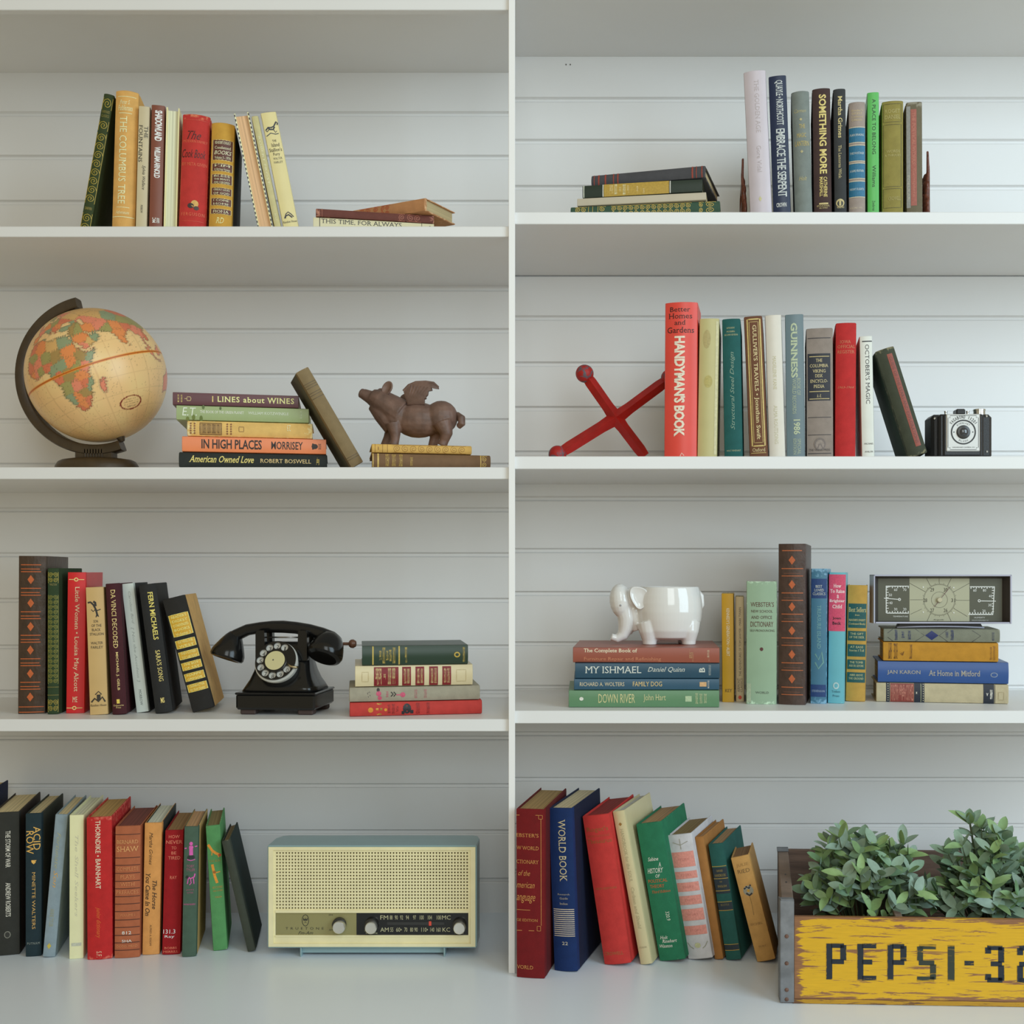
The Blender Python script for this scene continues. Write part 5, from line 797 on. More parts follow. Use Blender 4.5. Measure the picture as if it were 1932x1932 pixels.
for uu in ():      # two raised seams around the trunk
    x, z = o_(uu, 785); m = M(); rr = 34.5 if uu == 806 else 32
    pts = [(x+math.sin(a)*2, 29.0*math.cos(a)*(rr/34), z+(rr+1.5)*math.sin(a)) for a in [2*math.pi*i/40 for i in range(41)]]
    m.tube(pts, 1.0, n=6, cap=False, up=(1, 0, 0)); m.build('seam', CI, t, smooth='all')
# ================================================================ TELEPHONE
yT = 60; kT = (L+yT)/L; yT = L*ZL3/(VY-1349.5)-L+14
kT = (L+yT)/L
BK = mat('black_bakelite', (.008, .008, .008), .2, spec=.35, coat=.15)
t = obj_at('rotary_telephone', 'black rotary telephone with its handset on the cradle', 'telephone', 524, ZL3+.2, yT, 4)
def tp_(u, v): return ((u-524)*kT, (1350-v)*kT)
m = M(); m.box(-76*kT, 76*kT, -16, 116, 10, 41, bev=4); m.build('base', BK, t, smooth=30)
m = M(); m.box(-77.5*kT, 77.5*kT, -17.5, 117, 39, 43.5, bev=2); m.build('base_rim', BK, t, smooth=30)
for sx in (-1, 1):
    for yy in (-8, 84):
        m = M(); m.box(sx*57-15, sx*57+15, yy, yy+24, 0, 11, bev=2); m.build('foot', mat('brown_rubber', (.06, .035, .03), .7), t)
# body rising in a concave flare
secs = [(43, 73, -12, 112, 8), (52, 68, -6, 108, 9), (64, 61, 2, 100, 10), (80, 55, 12, 92, 10), (100, 50, 24, 84, 9), (122, 47, 34, 78, 8), (134, 45, 38, 74, 7)]
vs = []; nn = 32
for z, hx, ya, yb, r in secs:
    for k in range(nn):
        a = 2*math.pi*k/nn; cxx = (abs(math.cos(a))**.35)*(1 if math.cos(a) > 0 else -1); cyy = (abs(math.sin(a))**.35)*(1 if math.sin(a) > 0 else -1)
        vs.append((hx*kT*cxx, (ya+yb)/2+(yb-ya)/2*cyy, z*kT))
m = M(); fs = []
for i in range(len(secs)-1):
    for k in range(nn): fs.append((i*nn+k, i*nn+(k+1) % nn, (i+1)*nn+(k+1) % nn, (i+1)*nn+k))
fs += [tuple(range(nn))[::-1], tuple((len(secs)-1)*nn+k for k in range(nn))]
m.add(vs, fs); m.build('body', BK, t, smooth='all')
for sx in (-1, 1):
    for yy in (20, 66):
        m = M(); m.prism([(sx*50*kT, 100*kT), (sx*50*kT, 152*kT), (sx*46*kT, 157*kT), (sx*33*kT, 157*kT), (sx*32*kT, 130*kT), (sx*32*kT, 100*kT)][::(1 if sx < 0 else -1)], yy, yy+14); m.build('cradle_post', BK, t, smooth=20, fix=True)
m = M(); m.tube([(-36*kT, 40, 143*kT), (36*kT, 40, 143*kT)], 1.6, n=10); m.build('cradle_bar', mat('dull_chrome', (.45, .45, .45), .3, metal=1), t, smooth='all')
# dial, tilted back
dial = bpy.data.objects.new('dial', None)
ct = Vector((-3.5*kT, 3, 98*kT)); rd = Matrix.Rotation(R_(-25), 3, 'X')
def dl(m, nm, mt, par, **kw):
    m.v = [tuple(rd @ Vector(p)+ct) for p in m.v]; return m.build(nm, mt, par, **kw)
PLW = mat('dial_plate_white', (.62, .62, .58), .35)
m = M(); m.lathe([(42, 3), (42.6, 0), (41.5, -3)], axis='y', n=56); m.lathe([(38, 22), (40, 3)], axis='y', n=48); dp = dl(m, 'dial_plate', PLW, t, smooth=35)
m = M(); R1, R2, hr = 40.0, 21.5, 7.2        # finger wheel with ten open holes
hole = [(30.6*math.cos(R_(62+i*29.2)), 30.6*math.sin(R_(62+i*29.2))) for i in range(10)]
bm = bmesh.new(); N1 = 120; N2 = 20
rings = [[bm.verts.new((R1*math.cos(2*math.pi*k/N1), 0, R1*math.sin(2*math.pi*k/N1))) for k in range(N1)], [bm.verts.new((R2*math.cos(2*math.pi*k/60), 0, R2*math.sin(2*math.pi*k/60))) for k in range(60)]]
for hx, hz in hole: rings.append([bm.verts.new((hx+hr*math.cos(2*math.pi*k/N2), 0, hz+hr*math.sin(2*math.pi*k/N2))) for k in range(N2)])
es = []
for r_ in rings:
    for k in range(len(r_)): es.append(bm.edges.new((r_[k], r_[(k+1) % len(r_)])))
bmesh.ops.triangle_fill(bm, use_beauty=True, edges=es)
for f in list(bm.faces):
    c = f.calc_center_median()
    if math.hypot(c.x, c.z) < R2-.2 or any(math.hypot(c.x-hx, c.z-hz) < hr-.6 for hx, hz in hole): bm.faces.remove(f)
bmesh.ops.recalc_face_normals(bm, faces=bm.faces)
ex = bmesh.ops.extrude_face_region(bm, geom=bm.faces[:]); 
for v in [g for g in ex['geom'] if isinstance(g, bmesh.types.BMVert)]: v.co.y -= 2.2
bmesh.ops.recalc_face_normals(bm, faces=bm.faces); bm.verts.index_update()
m.add([(v.co.x, v.co.y-5.2, v.co.z+1.2) for v in bm.verts], [[v.index for v in f.verts] for f in bm.faces]); bm.free()
dl(m, 'finger_wheel', BK, dp, smooth=30, fix=True)
m = M(); m.lathe([(23.5, -4), (23.5, -8.5), (20.5, -9.5)], axis='y', n=40); dl(m, 'hub', BK, dp, smooth=30)
m = M(); m.lathe([(19.5, -9.4), (19.5, -10.2)], axis='y', n=40); m.add([(-3.5+1.6*math.cos(a*.7), -10.5, 1+1.6*math.sin(a*.7)) for a in range(9)], [tuple(range(9))], 1)
dl(m, 'number_card', [mat('aged_card', col((206, 198, 150), 1.6), .5), ink((.1, .1, .08))], dp)
m = M()
for i, (hx, hz) in enumerate(hole): put_text(m, '1234567890'[i], hx-2.6, hx+2.6, hz-4, hz+4, -3.4)
dl(m, 'digits', ink((.05, .05, .05)), dp)
m = M(); m.tube([(26, -8, -6), (33, -9, -12), (41, -8, -13), (46, -5, -12)], [1.5, 2.2, 2.6, 2.2], n=10); dl(m, 'finger_stop', mat('brass_worn', (.5, .42, .26), .35, metal=1), dp, smooth='all')
# handset
hs = [tp_(u, v) for u, v in ((415, 1210), (428, 1203), (450, 1193), (475, 1189), (498, 1187), (520, 1187), (545, 1189), (570, 1193), (595, 1200), (615, 1208), (622, 1213))]
yH = 50
m = M(); m.tube([(x, yH-3, z) for x, z in hs], [12, 12, 11.5, 11.5, 12, 12.5, 12, 12, 12.5, 13, 12], n=22, flat=1.15)
hd = m.build('handset', BK, t, smooth='all')
def cup(c, d_, prof, nm):
    c = Vector(c); d_ = Vector(d_).normalized(); rot = Vector((0, 0, 1)).rotation_difference(d_).to_matrix(); mm = M(); mm.lathe(prof, n=40)
    mm.v = [tuple(rot @ Vector(p)+c) for p in mm.v]; mm.build(nm, BK, hd, smooth=35)
c1 = tp_(421, 1212); cup((c1[0], yH-4, c1[1]), (-.28, -.25, -1), [(11, -14), (17, -6), (23, 5), (30, 20), (33, 28), (33.5, 36), (31, 40), (26, 41), (20, 38)], 'earpiece')
c2 = tp_(611, 1215); cup((c2[0], yH-4, c2[1]), (-.18, -.62, -.9), [(12, -16), (22, -10), (29, 2), (33, 14), (35, 24), (35.5, 30), (33, 36), (26, 39), (20, 37)], 'mouthpiece')
m = M(); x, z = tp_(643, 1222); m.lathe([(6, -6), (8.5, -3), (9, 2), (6, 7)], (x, yH+42, z), axis='x', n=20); m.tube([(x-70, yH+42, z), (x-5, yH+42, z)], 3, n=8); m.build('crank_knob', mat('brown_wood_knob', (.14, .06, .035), .35), t, smooth=40)
m = M(); m.tube([(38*kT, 40, 104*kT), (50*kT, 44, 112*kT), (66*kT, 48, 120*kT)], 2.4, n=8); m.build('cord', mat('black_cord', (.015, .015, .015), .6), t, smooth='all')
m = M(); m.tube([(-77*kT, 60, 34), (-84*kT, 66, 40), (-80*kT, 80, 52), (-78*kT, 70, 24)], 1.5, n=6); m.build('cord', mat('black_cord', (.015, .015, .015), .6), t, smooth='all')
# ================================================================ RADIO
yR = L*ZC/(VY-1806)-L; kR = (L+yR)/L
AQ = mat('pale_aqua_enamel', col((150, 178, 182), 1.45), .3, var=.03, vscale=20); IV = mat('aged_ivory_plastic', col((234, 217, 174), 1.85), .38, var=.06, vscale=30)
t = obj_at('table_radio', 'pale aqua and ivory table radio with a fine grid speaker front', 'radio', 703, ZC+.15, yR, 0)
rx = lambda u: (u-703)*kR
rz = lambda v: (1807-v)*kR
xa, xb, za, zb = rx(507), rx(897), rz(1787), rz(1599)
# case shell: sides splay, top edge rounded to the back
m = M(); m.box(xa-1, xb+2, -1, 34, zb-.5, zb+3.2, bev=1); m.box(xa-2.2, xa+.6, -1, 60, za, zb+2, bev=1); m.box(xb-.6, xb+3, -1, 60, za, zb+2, bev=1); m.box(xa-1, xb+2, -1, 60, za-2.4, za+.4, bev=1)
secs = [(4, 0), (60, 0), (88, 6), (104, 16), (110, 30)]
vs = []
for y, ins in secs: vs += [(xa-1+ins*1.1, y, za+ins*.4), (xb+2-ins*1.1, y, za+ins*.4), (xb+2-ins*1.1, y, zb+3-ins*.25), (xa-1+ins*1.1, y, zb+3-ins*.25)]
fs = []
for i in range(4):
    for j in range(4): fs.append((i*4+j, i*4+(j+1) % 4, (i+1)*4+(j+1) % 4, (i+1)*4+j))
fs.append((16, 17, 18, 19)); m.add(vs, fs); m.build('case', AQ, t, smooth=30, fix=True)
m = M(); fw = 5
m.box(xa, xb, -2, 4, zb-6, zb); m.box(xa, xb, -2, 4, za, za+6); m.box(xa, rx(516), -2, 4, za+6, zb-6); m.box(rx(888), xb, -2, 4, za+6, zb-6)
m.box(rx(516), rx(888), 2.6, 6, za+6, rz(1767.5)); m.box(rx(516), rx(519.5), 1.2, 6, rz(1767.5), zb-6); m.box(rx(883.5), rx(888), 1.2, 6, rz(1767.5), zb-6)
m.box(rx(519.5), rx(883.5), -.2, 3.4, rz(1723.5), rz(1718.5)); m.box(rx(519.5), rx(883.5), .8, 3.4, rz(1769), rz(1766)); m.box(rx(519.5), rx(883.5), 1.2, 6, rz(1609), zb-6)
m.build('front_frame', IV, t, smooth=30)
m = M(); m.box(xa+2, xb-2, 8.2, 9, za+3, zb-3); m.build('speaker_cloth', mat('brown_cloth', col((96, 66, 36), 1.2), .8), t)
m = M(); gx0, gx1, gz0, gz1 = rx(519), rx(884), rz(1718), rz(1608); nx, nz = 63, 18
for i in range(nx+1):
    x = gx0+(gx1-gx0)*i/nx; m.box(x-1.55, x+1.55, 2.2, 8, gz0-1, gz1+1)
for i in range(nz+1):
    z = gz0+(gz1-gz0)*i/nz; m.box(gx0-2, gx1+2, 1.6, 7.5, z-1.5, z+1.5)
o = m.build('grille', IV, t); o['kind'] = 'stuff'
m = M(); m.box(rx(520), rx(672), 3.2, 6, rz(1766.5), rz(1724.5)); m.build('control_panel', mat('olive_gold_foil', col((166, 158, 108), 1.4), .35, metal=.2), t)
m = M(); m.box(rx(672), rx(882), 3.0, 6, rz(1766.5), rz(1724.5)); dpn = m.build('tuning_dial', mat('black_glass', (.012, .012, .013), .15), t)
m = M(); m.box(rx(730), rx(838), 2.4, 3.4, rz(1747), rz(1741.5)); m.build('tuning_slot', mat('dark_slot', (.03, .03, .03), .4), dpn)
m = M(); m.box(rx(808.6), rx(813.6), 1.9, 3, rz(1748.5), rz(1740), bev=.5); m.build('pointer', mat('red_pointer', (.75, .08, .05), .35), dpn)
m = M()
for s, a, b2, v0, v1 in (('FM', 717, 732, 1729, 1737), ('88', 735, 740, 1729, 1737), ('90', 744.5, 750, 1729, 1737), ('92', 754.5, 760, 1729, 1737), ('94', 765.5, 771, 1729, 1737), ('97', 779, 784.5, 1729, 1737), ('100', 791.5, 799, 1729, 1737), ('104', 807, 814.5, 1729, 1737), ('108', 823.5, 831.5, 1729, 1737), ('MC', 833.5, 850, 1729, 1737),
  ('AM', 717, 733, 1752, 1760), ('55', 736, 741.5, 1752, 1760), ('60\u2022', 747, 757.5, 1752, 1760), ('70', 762.5, 768, 1752, 1760), ('80', 773.5, 779, 1752, 1760), ('90', 781.5, 787.5, 1752, 1760), ('110\u2022', 794.5, 807, 1752, 1760), ('140', 811.5, 819, 1752, 1760), ('160', 823, 831, 1752, 1760), ('KC', 834.5, 849, 1752, 1760), ('OFF', 687, 693, 1757, 1759.5), ('VOLUME', 689, 712, 1761.5, 1764), ('TUNING', 857, 874, 1761.5, 1764)):
    put_text(m, s, rx(a), rx(b2), rz(v1), rz(v0), 2.8, serif=0)
m.build('lettering', ink(col((206, 200, 160), 1.4)), dpn)
m = M(); x0, z0 = rx(575.5), rz(1738.5)
m.ribbon([(x0+6.4*math.cos(a*.2618), z0+11*math.sin(a*.2618)) for a in range(24)], 1.2, 3.0, True)
for dx in (-3, 0, 3): m.prism([(x0+dx-1.4, z0+1.5), (x0+dx*1.4, z0+5.2), (x0+dx+1.4, z0+1.5)], 2.9, 3.1)
m.box(x0-4, x0+4, 2.9, 3.1, z0-.4, z0+1.5); m.prism([(x0-2.6, z0-5), (x0, z0-2), (x0+2.6, z0-5), (x0, z0-3.6)], 2.9, 3.1)
put_text(m, 'TRUETONE', rx(538), rx(610), rz(1756), rz(1751.5), 3.0, serif=0, sp=1.9); put_text(m, 'Fm-Am', rx(562), rx(590), rz(1765), rz(1759), 3.0, serif=0, it=.4)
put_text(m, 'FM', rx(620), rx(627), rz(1730), rz(1727), 3.0, serif=0); put_text(m, 'AM', rx(620), rx(627), rz(1758), rz(1755), 3.0, serif=0)
m.build('lettering', ink((.03, .03, .025)), t)
ST = mat('brushed_steel', (.75, .74, .70), .28, metal=.85, bump=.1, bscale=600)
for u, v, r in ((642, 1747, 12), (702, 1748, 11.5), (868, 1748.5, 11.5)):
    m = M(); m.lathe([(r*1.12, 5), (r*1.12, -5), (r*1.0, -6.5)], (rx(u)-2, 0, rz(v)+2), axis='y', n=40); kb = m.build('knob', mat('black_knob_skirt', (.03, .028, .025), .4), t, smooth=30)
    m = M(); m.lathe([(r, -5), (r, -15), (r*.9, -16.5), (r*.2, -16.2)], (rx(u), 0, rz(v)), axis='y', n=40); m.build('knob_cap', ST, kb, smooth=30)
m = M(); m.box(rx(567), rx(838), 10, 16, 5, za-1, bev=1); m.box(rx(565.5), rx(568.5), 2, 30, 0, za-1.5, bev=.6); m.box(rx(836.5), rx(839.5), 2, 30, 0, za-1.5, bev=.6); m.box(rx(567), rx(838), 96, 100, 0, za+12, bev=1); m.build('stand', AQ, t, smooth=30)
# ================================================================ JACK
yJ = 158; kJ = (L+yJ)/L
RDm = mat('chipped_red_paint', col((176, 28, 22), 1.55), .38, bump=.5, bscale=120, var=.3, vscale=30, wear=0)
BALLM = woodmat('chipped_red_ball', col((176, 28, 22), 1.55), (.13, .10, .12), .07, sx=(11, 11, 11), seed=3)
WRm = mat('worn_metal_tip', (.16, .11, .12), .35, metal=.5, var=.5, vscale=60)
t = obj_at('jack_ornament', 'large red painted iron jack leaning against the red book', 'ornament', 1162, ZR2+.1, yJ, 0)
def jq(u, v, y=0): return ((u-1162)*kJ, y, sZ(v, yJ)-ZR2)
def bar(p, r_, nm):
    m = M(); m.tube(p, r_, n=4, up=(0, 1, 0)); o = m.build(nm, RDm, t, smooth=False); return o
zf = 17
c0 = jq(1162, 789); tl = jq(1103, 705); bl = (jq(1052, 853)[0], -6, 18.6); brr = (jq(1218, 866)[0], -4, 13); tr = jq(1264, 713, 4)
m = M()
for e, n_ in ((tl, 1), (bl, 1), (brr, 0), (tr, 1)):
    a = Vector(c0); b2 = Vector(e); m.tube([a, a.lerp(b2, .1), a.lerp(b2, .25), a.lerp(b2, .8), a.lerp(b2, .97)], [15, 13.5, 12, 12, 10], n=4)
m2 = M(); m.v = m.v; m.build('arms', RDm, t, smooth=20, fix=True)
for e in (tl, bl, tr):
    m = M(); m.ball(e, 17*kJ, n=32); m.build('ball_end', BALLM, t, smooth='all')
for e, dd in ((tl, (-4, -15, 3)), (bl, (-5, -15, -2))):
    m = M(); m.ball((e[0]+dd[0]*.2, e[1]+dd[1]*.12, e[2]+dd[2]*.2), 16.6*kJ, n=24); m.v = [v for v in m.v]
    # chipped patch: a shallow cap on the ball
    pass
# ================================================================ CAMERA
yC = 42; kC = (L+yC)/L
t = obj_at('box_camera', 'small vintage black camera with a silver lens plate', 'camera', 1816, ZR2+.1, yC, 2)
cc = lambda u: (u-1811)*kC
cz = lambda v: (sZ(v, yC)-ZR2)
zb_ = cz(781); BL2 = mat('black_leatherette', (.015, .015, .017), .42, bump=.4, bscale=700)
x0, x1 = cc(1754), cc(1868)
m = M(); m.box(x0, x1, 4, 60, 0, zb_, bev=6); m.build('body', BL2, t, smooth=30)
m = M(); m.box(cc(1765), cc(1849), -8, 6, 1, zb_-1, bev=4); m.box(cc(1772), cc(1843), -12, 0, 3, zb_-2, bev=3); m.build('front_housing', BL2, t, smooth=30)
SV = mat('engraved_silver_plate', (.66, .66, .64), .32, metal=.35)
m = M(); m.box(cc(1777), cc(1839.5), -14.5, -10, cz(853), cz(783), bev=1.6); fp = m.build('lens_plate', SV, t, smooth=30)
lc = (cc(1808.5), cz(817)); BI = ink((.03, .03, .03)); yt = -14.8
m = M(); m.ribbon([(lc[0]+22.5*math.cos(a*.13090), lc[1]+22.5*math.sin(a*.1309)) for a in range(48)], 2.6, yt-.1, True); m.ribbon([(lc[0]+12.8*math.cos(a*.2618), lc[1]+12.8*math.sin(a*.2618)) for a in range(24)], .8, yt-.1, True)
fa, fb, fc, fd = cc(1780), cc(1836.5), cz(850), cz(786)
m.ribbon([(fa+4, fc), (fb-4, fc), (fb-4, fc+4), (fb, fc+4), (fb, fd-4), (fb-4, fd-4), (fb-4, fd), (fa+4, fd), (fa+4, fd-4), (fa, fd-4), (fa, fc+4), (fa+4, fc+4)], .8, yt-.1, True)
def arctext(m, s, c, r, a0, a1, hgt, y, flip=False, bold=0):
    for i, ch in enumerate(s):
        if ch == ' ': continue
        a = a0+(a1-a0)*(i+.5)/len(s); vs, fs = text2d(ch, bold, 0, 0, 1); wd = abs(a1-a0)*r/len(s)*.72; wd = wd*.35 if ch in "I'1" else wd
        out = []
        for tx, ty in vs:
            x, z = (tx-.5)*wd, (ty-.5)*hgt+(r if not flip else -r)
            b2 = a-math.pi/2 if not flip else a+math.pi/2; out.append((c[0]+x*math.cos(b2)-z*math.sin(b2), y, c[1]+x*math.sin(b2)+z*math.cos(b2)))
        m.add(out, fs)
arctext(m, "VAGABOND '120'", lc, 29, R_(148), R_(32), 6.4, yt, bold=.02)
arctext(m, 'EVERLAST', lc, 17.4, R_(135), R_(45), 3.2, yt); arctext(m, 'FLASH', lc, 17.4, R_(240), R_(300), 3.2, yt, flip=True)
put_text(m, 'VAGABOND CAMERA CO.', cc(1788), cc(1830), cz(846.6), cz(844.4), yt, serif=0)
for u, v in ((1791, 817), (1826, 817)): m.add([(cc(u)+1.3*math.cos(a), yt-.05, cz(v)+1.3*math.sin(a)) for a in range(6)], [tuple(range(6))])
m.build('engraving', BI, fp)
m = M(); m.lathe([(12.5, -14.4), (12.5, -17), (10, -18)], (lc[0], 0, lc[1]), axis='y', n=40); lr = m.build('lens_ring', mat('dark_lens_ring', (.04, .04, .04), .3), fp, smooth=30)
m = M(); m.ball((lc[0], -14.6, lc[1]), (9.6, 6.4, 9.6), n=30); m.build('lens', mat('lens_glass', (.03, .035, .045), .04, coat=1), lr, smooth='all')
m = M(); m.box(cc(1802), cc(1819), 8, 34, zb_, zb_+11, bev=2); m.build('viewfinder', mat('black_metal', (.02, .02, .022), .3), t, smooth=30)
CH = mat('worn_chrome', (.62, .62, .60), .22, metal=.9)
m = M(); m.lathe([(12, 0), (12, 3), (11.4, 3.5), (11.4, 9), (12, 9.5), (12, 12), (10, 13)], (cc(1851), 30, zb_), n=40); m.build('winding_knob', CH, t, smooth=25)
for u, h_ in ((1783, 8), (1824, 8)):
    m = M(); m.lathe([(2.6, 0), (2.6, h_-3), (3.2, h_-2), (3.2, h_)], (cc(u), 12, zb_-1), n=14); m.build('shutter_button', CH, t, smooth=30)
for u, v in ((1760, 789), (1857, 785), (1857.5, 852)):
    m = M(); m.lathe([(2.2, 4.5), (2.2, 3), (1.2, 2.2)], (cc(u), 0, cz(v)), axis='y', n=14); m.build('rivet', CH, t, smooth=30)
# ================================================================ ELEPHANT
yE = L*Z_EL/(VY-1216)-L+26; kE = (L+yE)/L
WC = mat('glazed_white_ceramic', (.80, .79, .77), .10, coat=.6)
t = obj_at('elephant_planter', 'white glazed ceramic elephant planter on the terracotta book', 'planter', 1245, Z_EL+.15, yE, 0)
def eq_(u, v, y=0): return ((u-1245)*kE, y, (1218-v)*kE)
cx, _, _ = eq_(1263, 1150)
prims = []
pot = [(36, 9), (50, 14), (57, 27), (61, 48), (62.5, 62), (62, 78), (60, 92), (56, 107), (54.5, 109.3)]
mm = M(); mm.lathe([(r*kE, z*kE) for r, z in pot]+[(51*kE, 109.3*kE), (52*kE, 100*kE), (55*kE, 70*kE), (50*kE, 38*kE), (20*kE, 26*kE)], (cx, 0, 0), n=56, sy=.86); prims.append(('m', mm))
for u, y, r0, r1 in ((1223, -24, 19, 14), (1296, -24, 20, 14), (1225, 26, 18, 13.5), (1292, 26, 19, 13.5)):
    prims.append(('c', [eq_(u, 1178, y*.8), eq_(u+1, 1195, y), eq_(u+1.5, 1210, y), eq_(u+1.5, 1217.5, y)], [r0+6, r0+1, r1+.5, r1]))
prims += [('c', [eq_(1216, 1135), eq_(1200, 1132), eq_(1182, 1132)], [26, 25, 22]),
  ('c', [eq_(1192, 1150), eq_(1200, 1172), eq_(1206, 1190)], [19, 18, 15])]
bod = blob(prims, 1.7, 5); zm = min(v[2] for v in bod.v); bod.v = [(x, y, max(0, z-zm-1)) for x, y, z in bod.v]
bod.build('body', WC, t, smooth='all')
hdm = blob([('s', eq_(1171, 1137, -6), (21.5*kE, 23, 32.5*kE), Matrix.Rotation(R_(-6), 3, 'Y')), ('c', [eq_(1178, 1150, -4), eq_(1182, 1172, -4), eq_(1180, 1190, -4), eq_(1174, 1202, -6), eq_(1163, 1208, -8), eq_(1153, 1204.5, -9)], [20, 18, 15.5, 12, 8.6, 7]), ('c', [eq_(1183, 1160, 0), eq_(1190, 1180, 0), eq_(1184, 1198, 0)], [15, 15, 9])], 1.4, 5)
hdm.build('head', WC, t, smooth='all')
m = M(); ec = eq_(1203, 1132, -27); n = 40; vs = [(ec[0], ec[1]+2, ec[2])]
ear = [(185.5, 1112), (1194, 1109), (1207, 1110), (1217, 1114), (1221.5, 1122), (1222, 1130), (1220, 1140), (1215, 1148), (1208, 1153.5), (1201, 1152), (1195, 1144), (1189, 1134), (1186, 1124)]
ear[0] = (1187, 1113)
oo = [eq_(u, v, -32) for u, v in ear]; n = len(oo); vs = []
for f, y in ((1, -24), (1.0, -33), (.93, -35), (.82, -33), (.5, -31)):
    vs += [(ec[0]+(p[0]-ec[0])*f, y, ec[2]+(p[2]-ec[2])*f) for p in oo]
fs = []
for i in range(4):
    for j in range(n): fs.append((i*n+j, i*n+(j+1) % n, (i+1)*n+(j+1) % n, (i+1)*n+j))
fs += [tuple(range(4*n, 5*n)), tuple(range(n))[::-1]]
bm = bmesh.new(); bv = [bm.verts.new(v) for v in vs]; [bm.faces.new([bv[i] for i in f]) for f in fs]; bmesh.ops.recalc_face_normals(bm, faces=bm.faces)
bmesh.ops.triangulate(bm, faces=[f for f in bm.faces if len(f.verts) > 4])
me_ = bpy.data.meshes.new('t'); bm.to_mesh(me_); bm.free(); ot = bpy.data.objects.new('t', me_); sc.collection.objects.link(ot); ss = ot.modifiers.new('s', 'SUBSURF'); ss.levels = 2
e_ = ot.evaluated_get(bpy.context.evaluated_depsgraph_get()); tm_ = e_.to_mesh(); m = M(); m.add([v.co[:] for v in tm_.vertices], [tuple(p.vertices) for p in tm_.polygons]); e_.to_mesh_clear(); bpy.data.objects.remove(ot)
m.build('ear', WC, t, smooth='all')
m2 = M(); m2.v = [(x, -y, z) for x, y, z in m.v]; m2.f = [f[::-1] for f in m.f]; m2.build('ear', WC, t, smooth='all')
m = M(); m.ball(eq_(1170, 1145, -28.6), (2, 1, 2), n=12); m.build('eye', mat('grey_glaze', (.35, .35, .36), .2), t, smooth='all')
m = M(); m.tube([eq_(1318, 1120), eq_(1324, 1128), eq_(1325, 1145), eq_(1321, 1156)], [4, 4.5, 4.5, 3], n=12); m.build('tail', WC, t, smooth='all')
# ================================================================ WEATHER STATION
yW = Y_WS+20; kW = (L+yW)/L
t = obj_at('weather_station', 'framed desk weather station with a round barometer dial between two dark gauges', 'weather station', 1776, Z_WS+.15, yW, 3)
wx = lambda u: (u-1776)*kW
wz0 = sZ(1181, yW)
wz = lambda v: (1182-v)*kW
GF = mat('lavender_grey_frame', col((164, 164, 180), 2.0), .4); DKf = mat('dark_inner_bezel', col((66, 58, 54), 1.4), .5)
xa, xb, za, zb = wx(1648), wx(1904), wz(1173), wz(1081)
m = M()
m.box(xa, xb, -10, 34, zb-3, zb, bev=.8); m.box(xa+4, xb-4, -10, 34, za, za+3.4, bev=.8); m.box(xa, xa+3, -10, 34, za, zb, bev=.8); m.box(xb-3.4, xb, -10, 34, za, zb, bev=.8); m.box(xa+2, xb-2, 31, 34, za+1, zb-1); m.build('frame', GF, t, smooth=30)
m = M(); ix0, ix1, iz0, iz1 = wx(1660), wx(1892), wz(1169), wz(1088)
vs = [(xa+3, -9, za+3.4), (xb-3.4, -9, za+3.4), (xb-3.4, -9, zb-3), (xa+3, -9, zb-3), (ix0, 12, iz0), (ix1, 12, iz0), (ix1, 12, iz1), (ix0, 12, iz1)]
m.add(vs, [(0, 1, 5, 4), (1, 2, 6, 5), (2, 3, 7, 6), (3, 0, 4, 7)]); m.build('bezel', DKf, t)
px0, px1 = wx(1719), wx(1831)
DG = mat('olive_grey_dial', col((92, 92, 78), 1.5), .3); m = M(); m.box(ix0, px0, 11, 13, iz0, iz1); gl_ = m.build('gauge_face', DG, t)
m = M(); m.box(px1, ix1, 11, 13, iz0, iz1); gr_ = m.build('gauge_face', DG, t)
m = M(); m.box(px0, px1, 10.8, 13, iz0, iz1); ba = m.build('barometer_face', mat('cream_dial', col((190, 188, 160), 1.4), .3), t)
WI = ink((.8, .8, .76)); DI = ink(col((70, 66, 50), 1.3))
m = M(); y = 10.8
def bx2(m, u0, u1, v0, v1, yy=y): m.box(wx(u0), wx(u1), yy-.3, yy, wz(v1), wz(v0))
bx2(m, 1676, 1718, 1102, 1103.6); bx2(m, 1676, 1718, 1153, 1154.8); bx2(m, 1674.5, 1676, 1102, 1154)
for i in range(9): bx2(m, 1676+i*5, 1677.6+i*5, 1103, 1106.5 if i % 2 == 0 else 1105); bx2(m, 1676+i*5, 1677.6+i*5, 1151 if i % 2 else 1150, 1154)
for i in range(10): bx2(m, 1676, 1680 if i % 2 == 0 else 1678.4, 1104+i*5, 1105.3+i*5)
for s, u, v in (('60', 1690, 1107), ('70', 1707, 1107), ('50', 1680, 1117), ('40', 1681, 1132), ('30', 1690, 1144), ('20', 1707, 1144)): put_text(m, s, wx(u), wx(u+6), wz(v+5), wz(v), y-.2, serif=0)
put_text(m, 'TEMPERATURE', wx(1688), wx(1716), wz(1161.5), wz(1159), y-.2, serif=0)
m.build('scale_marks', WI, gl_)
m = M(); m.ribbon([(wx(1700), wz(1128)), (wx(1671), wz(1125.6))], 1.4, y-.8); m.ribbon([(wx(1700)+2.3*math.cos(a*.6283), wz(1128)+2.3*math.sin(a*.6283)) for a in range(10)], 1.4, y-.8, True); m.build('needle', WI, gl_)
m = M()
bx2(m, 1832, 1878, 1103, 1104.6); bx2(m, 1829, 1875, 1155, 1157); m.ribbon([(wx(1877.5), wz(1104)), (wx(1874.5), wz(1156))], 1.6, y-.2)
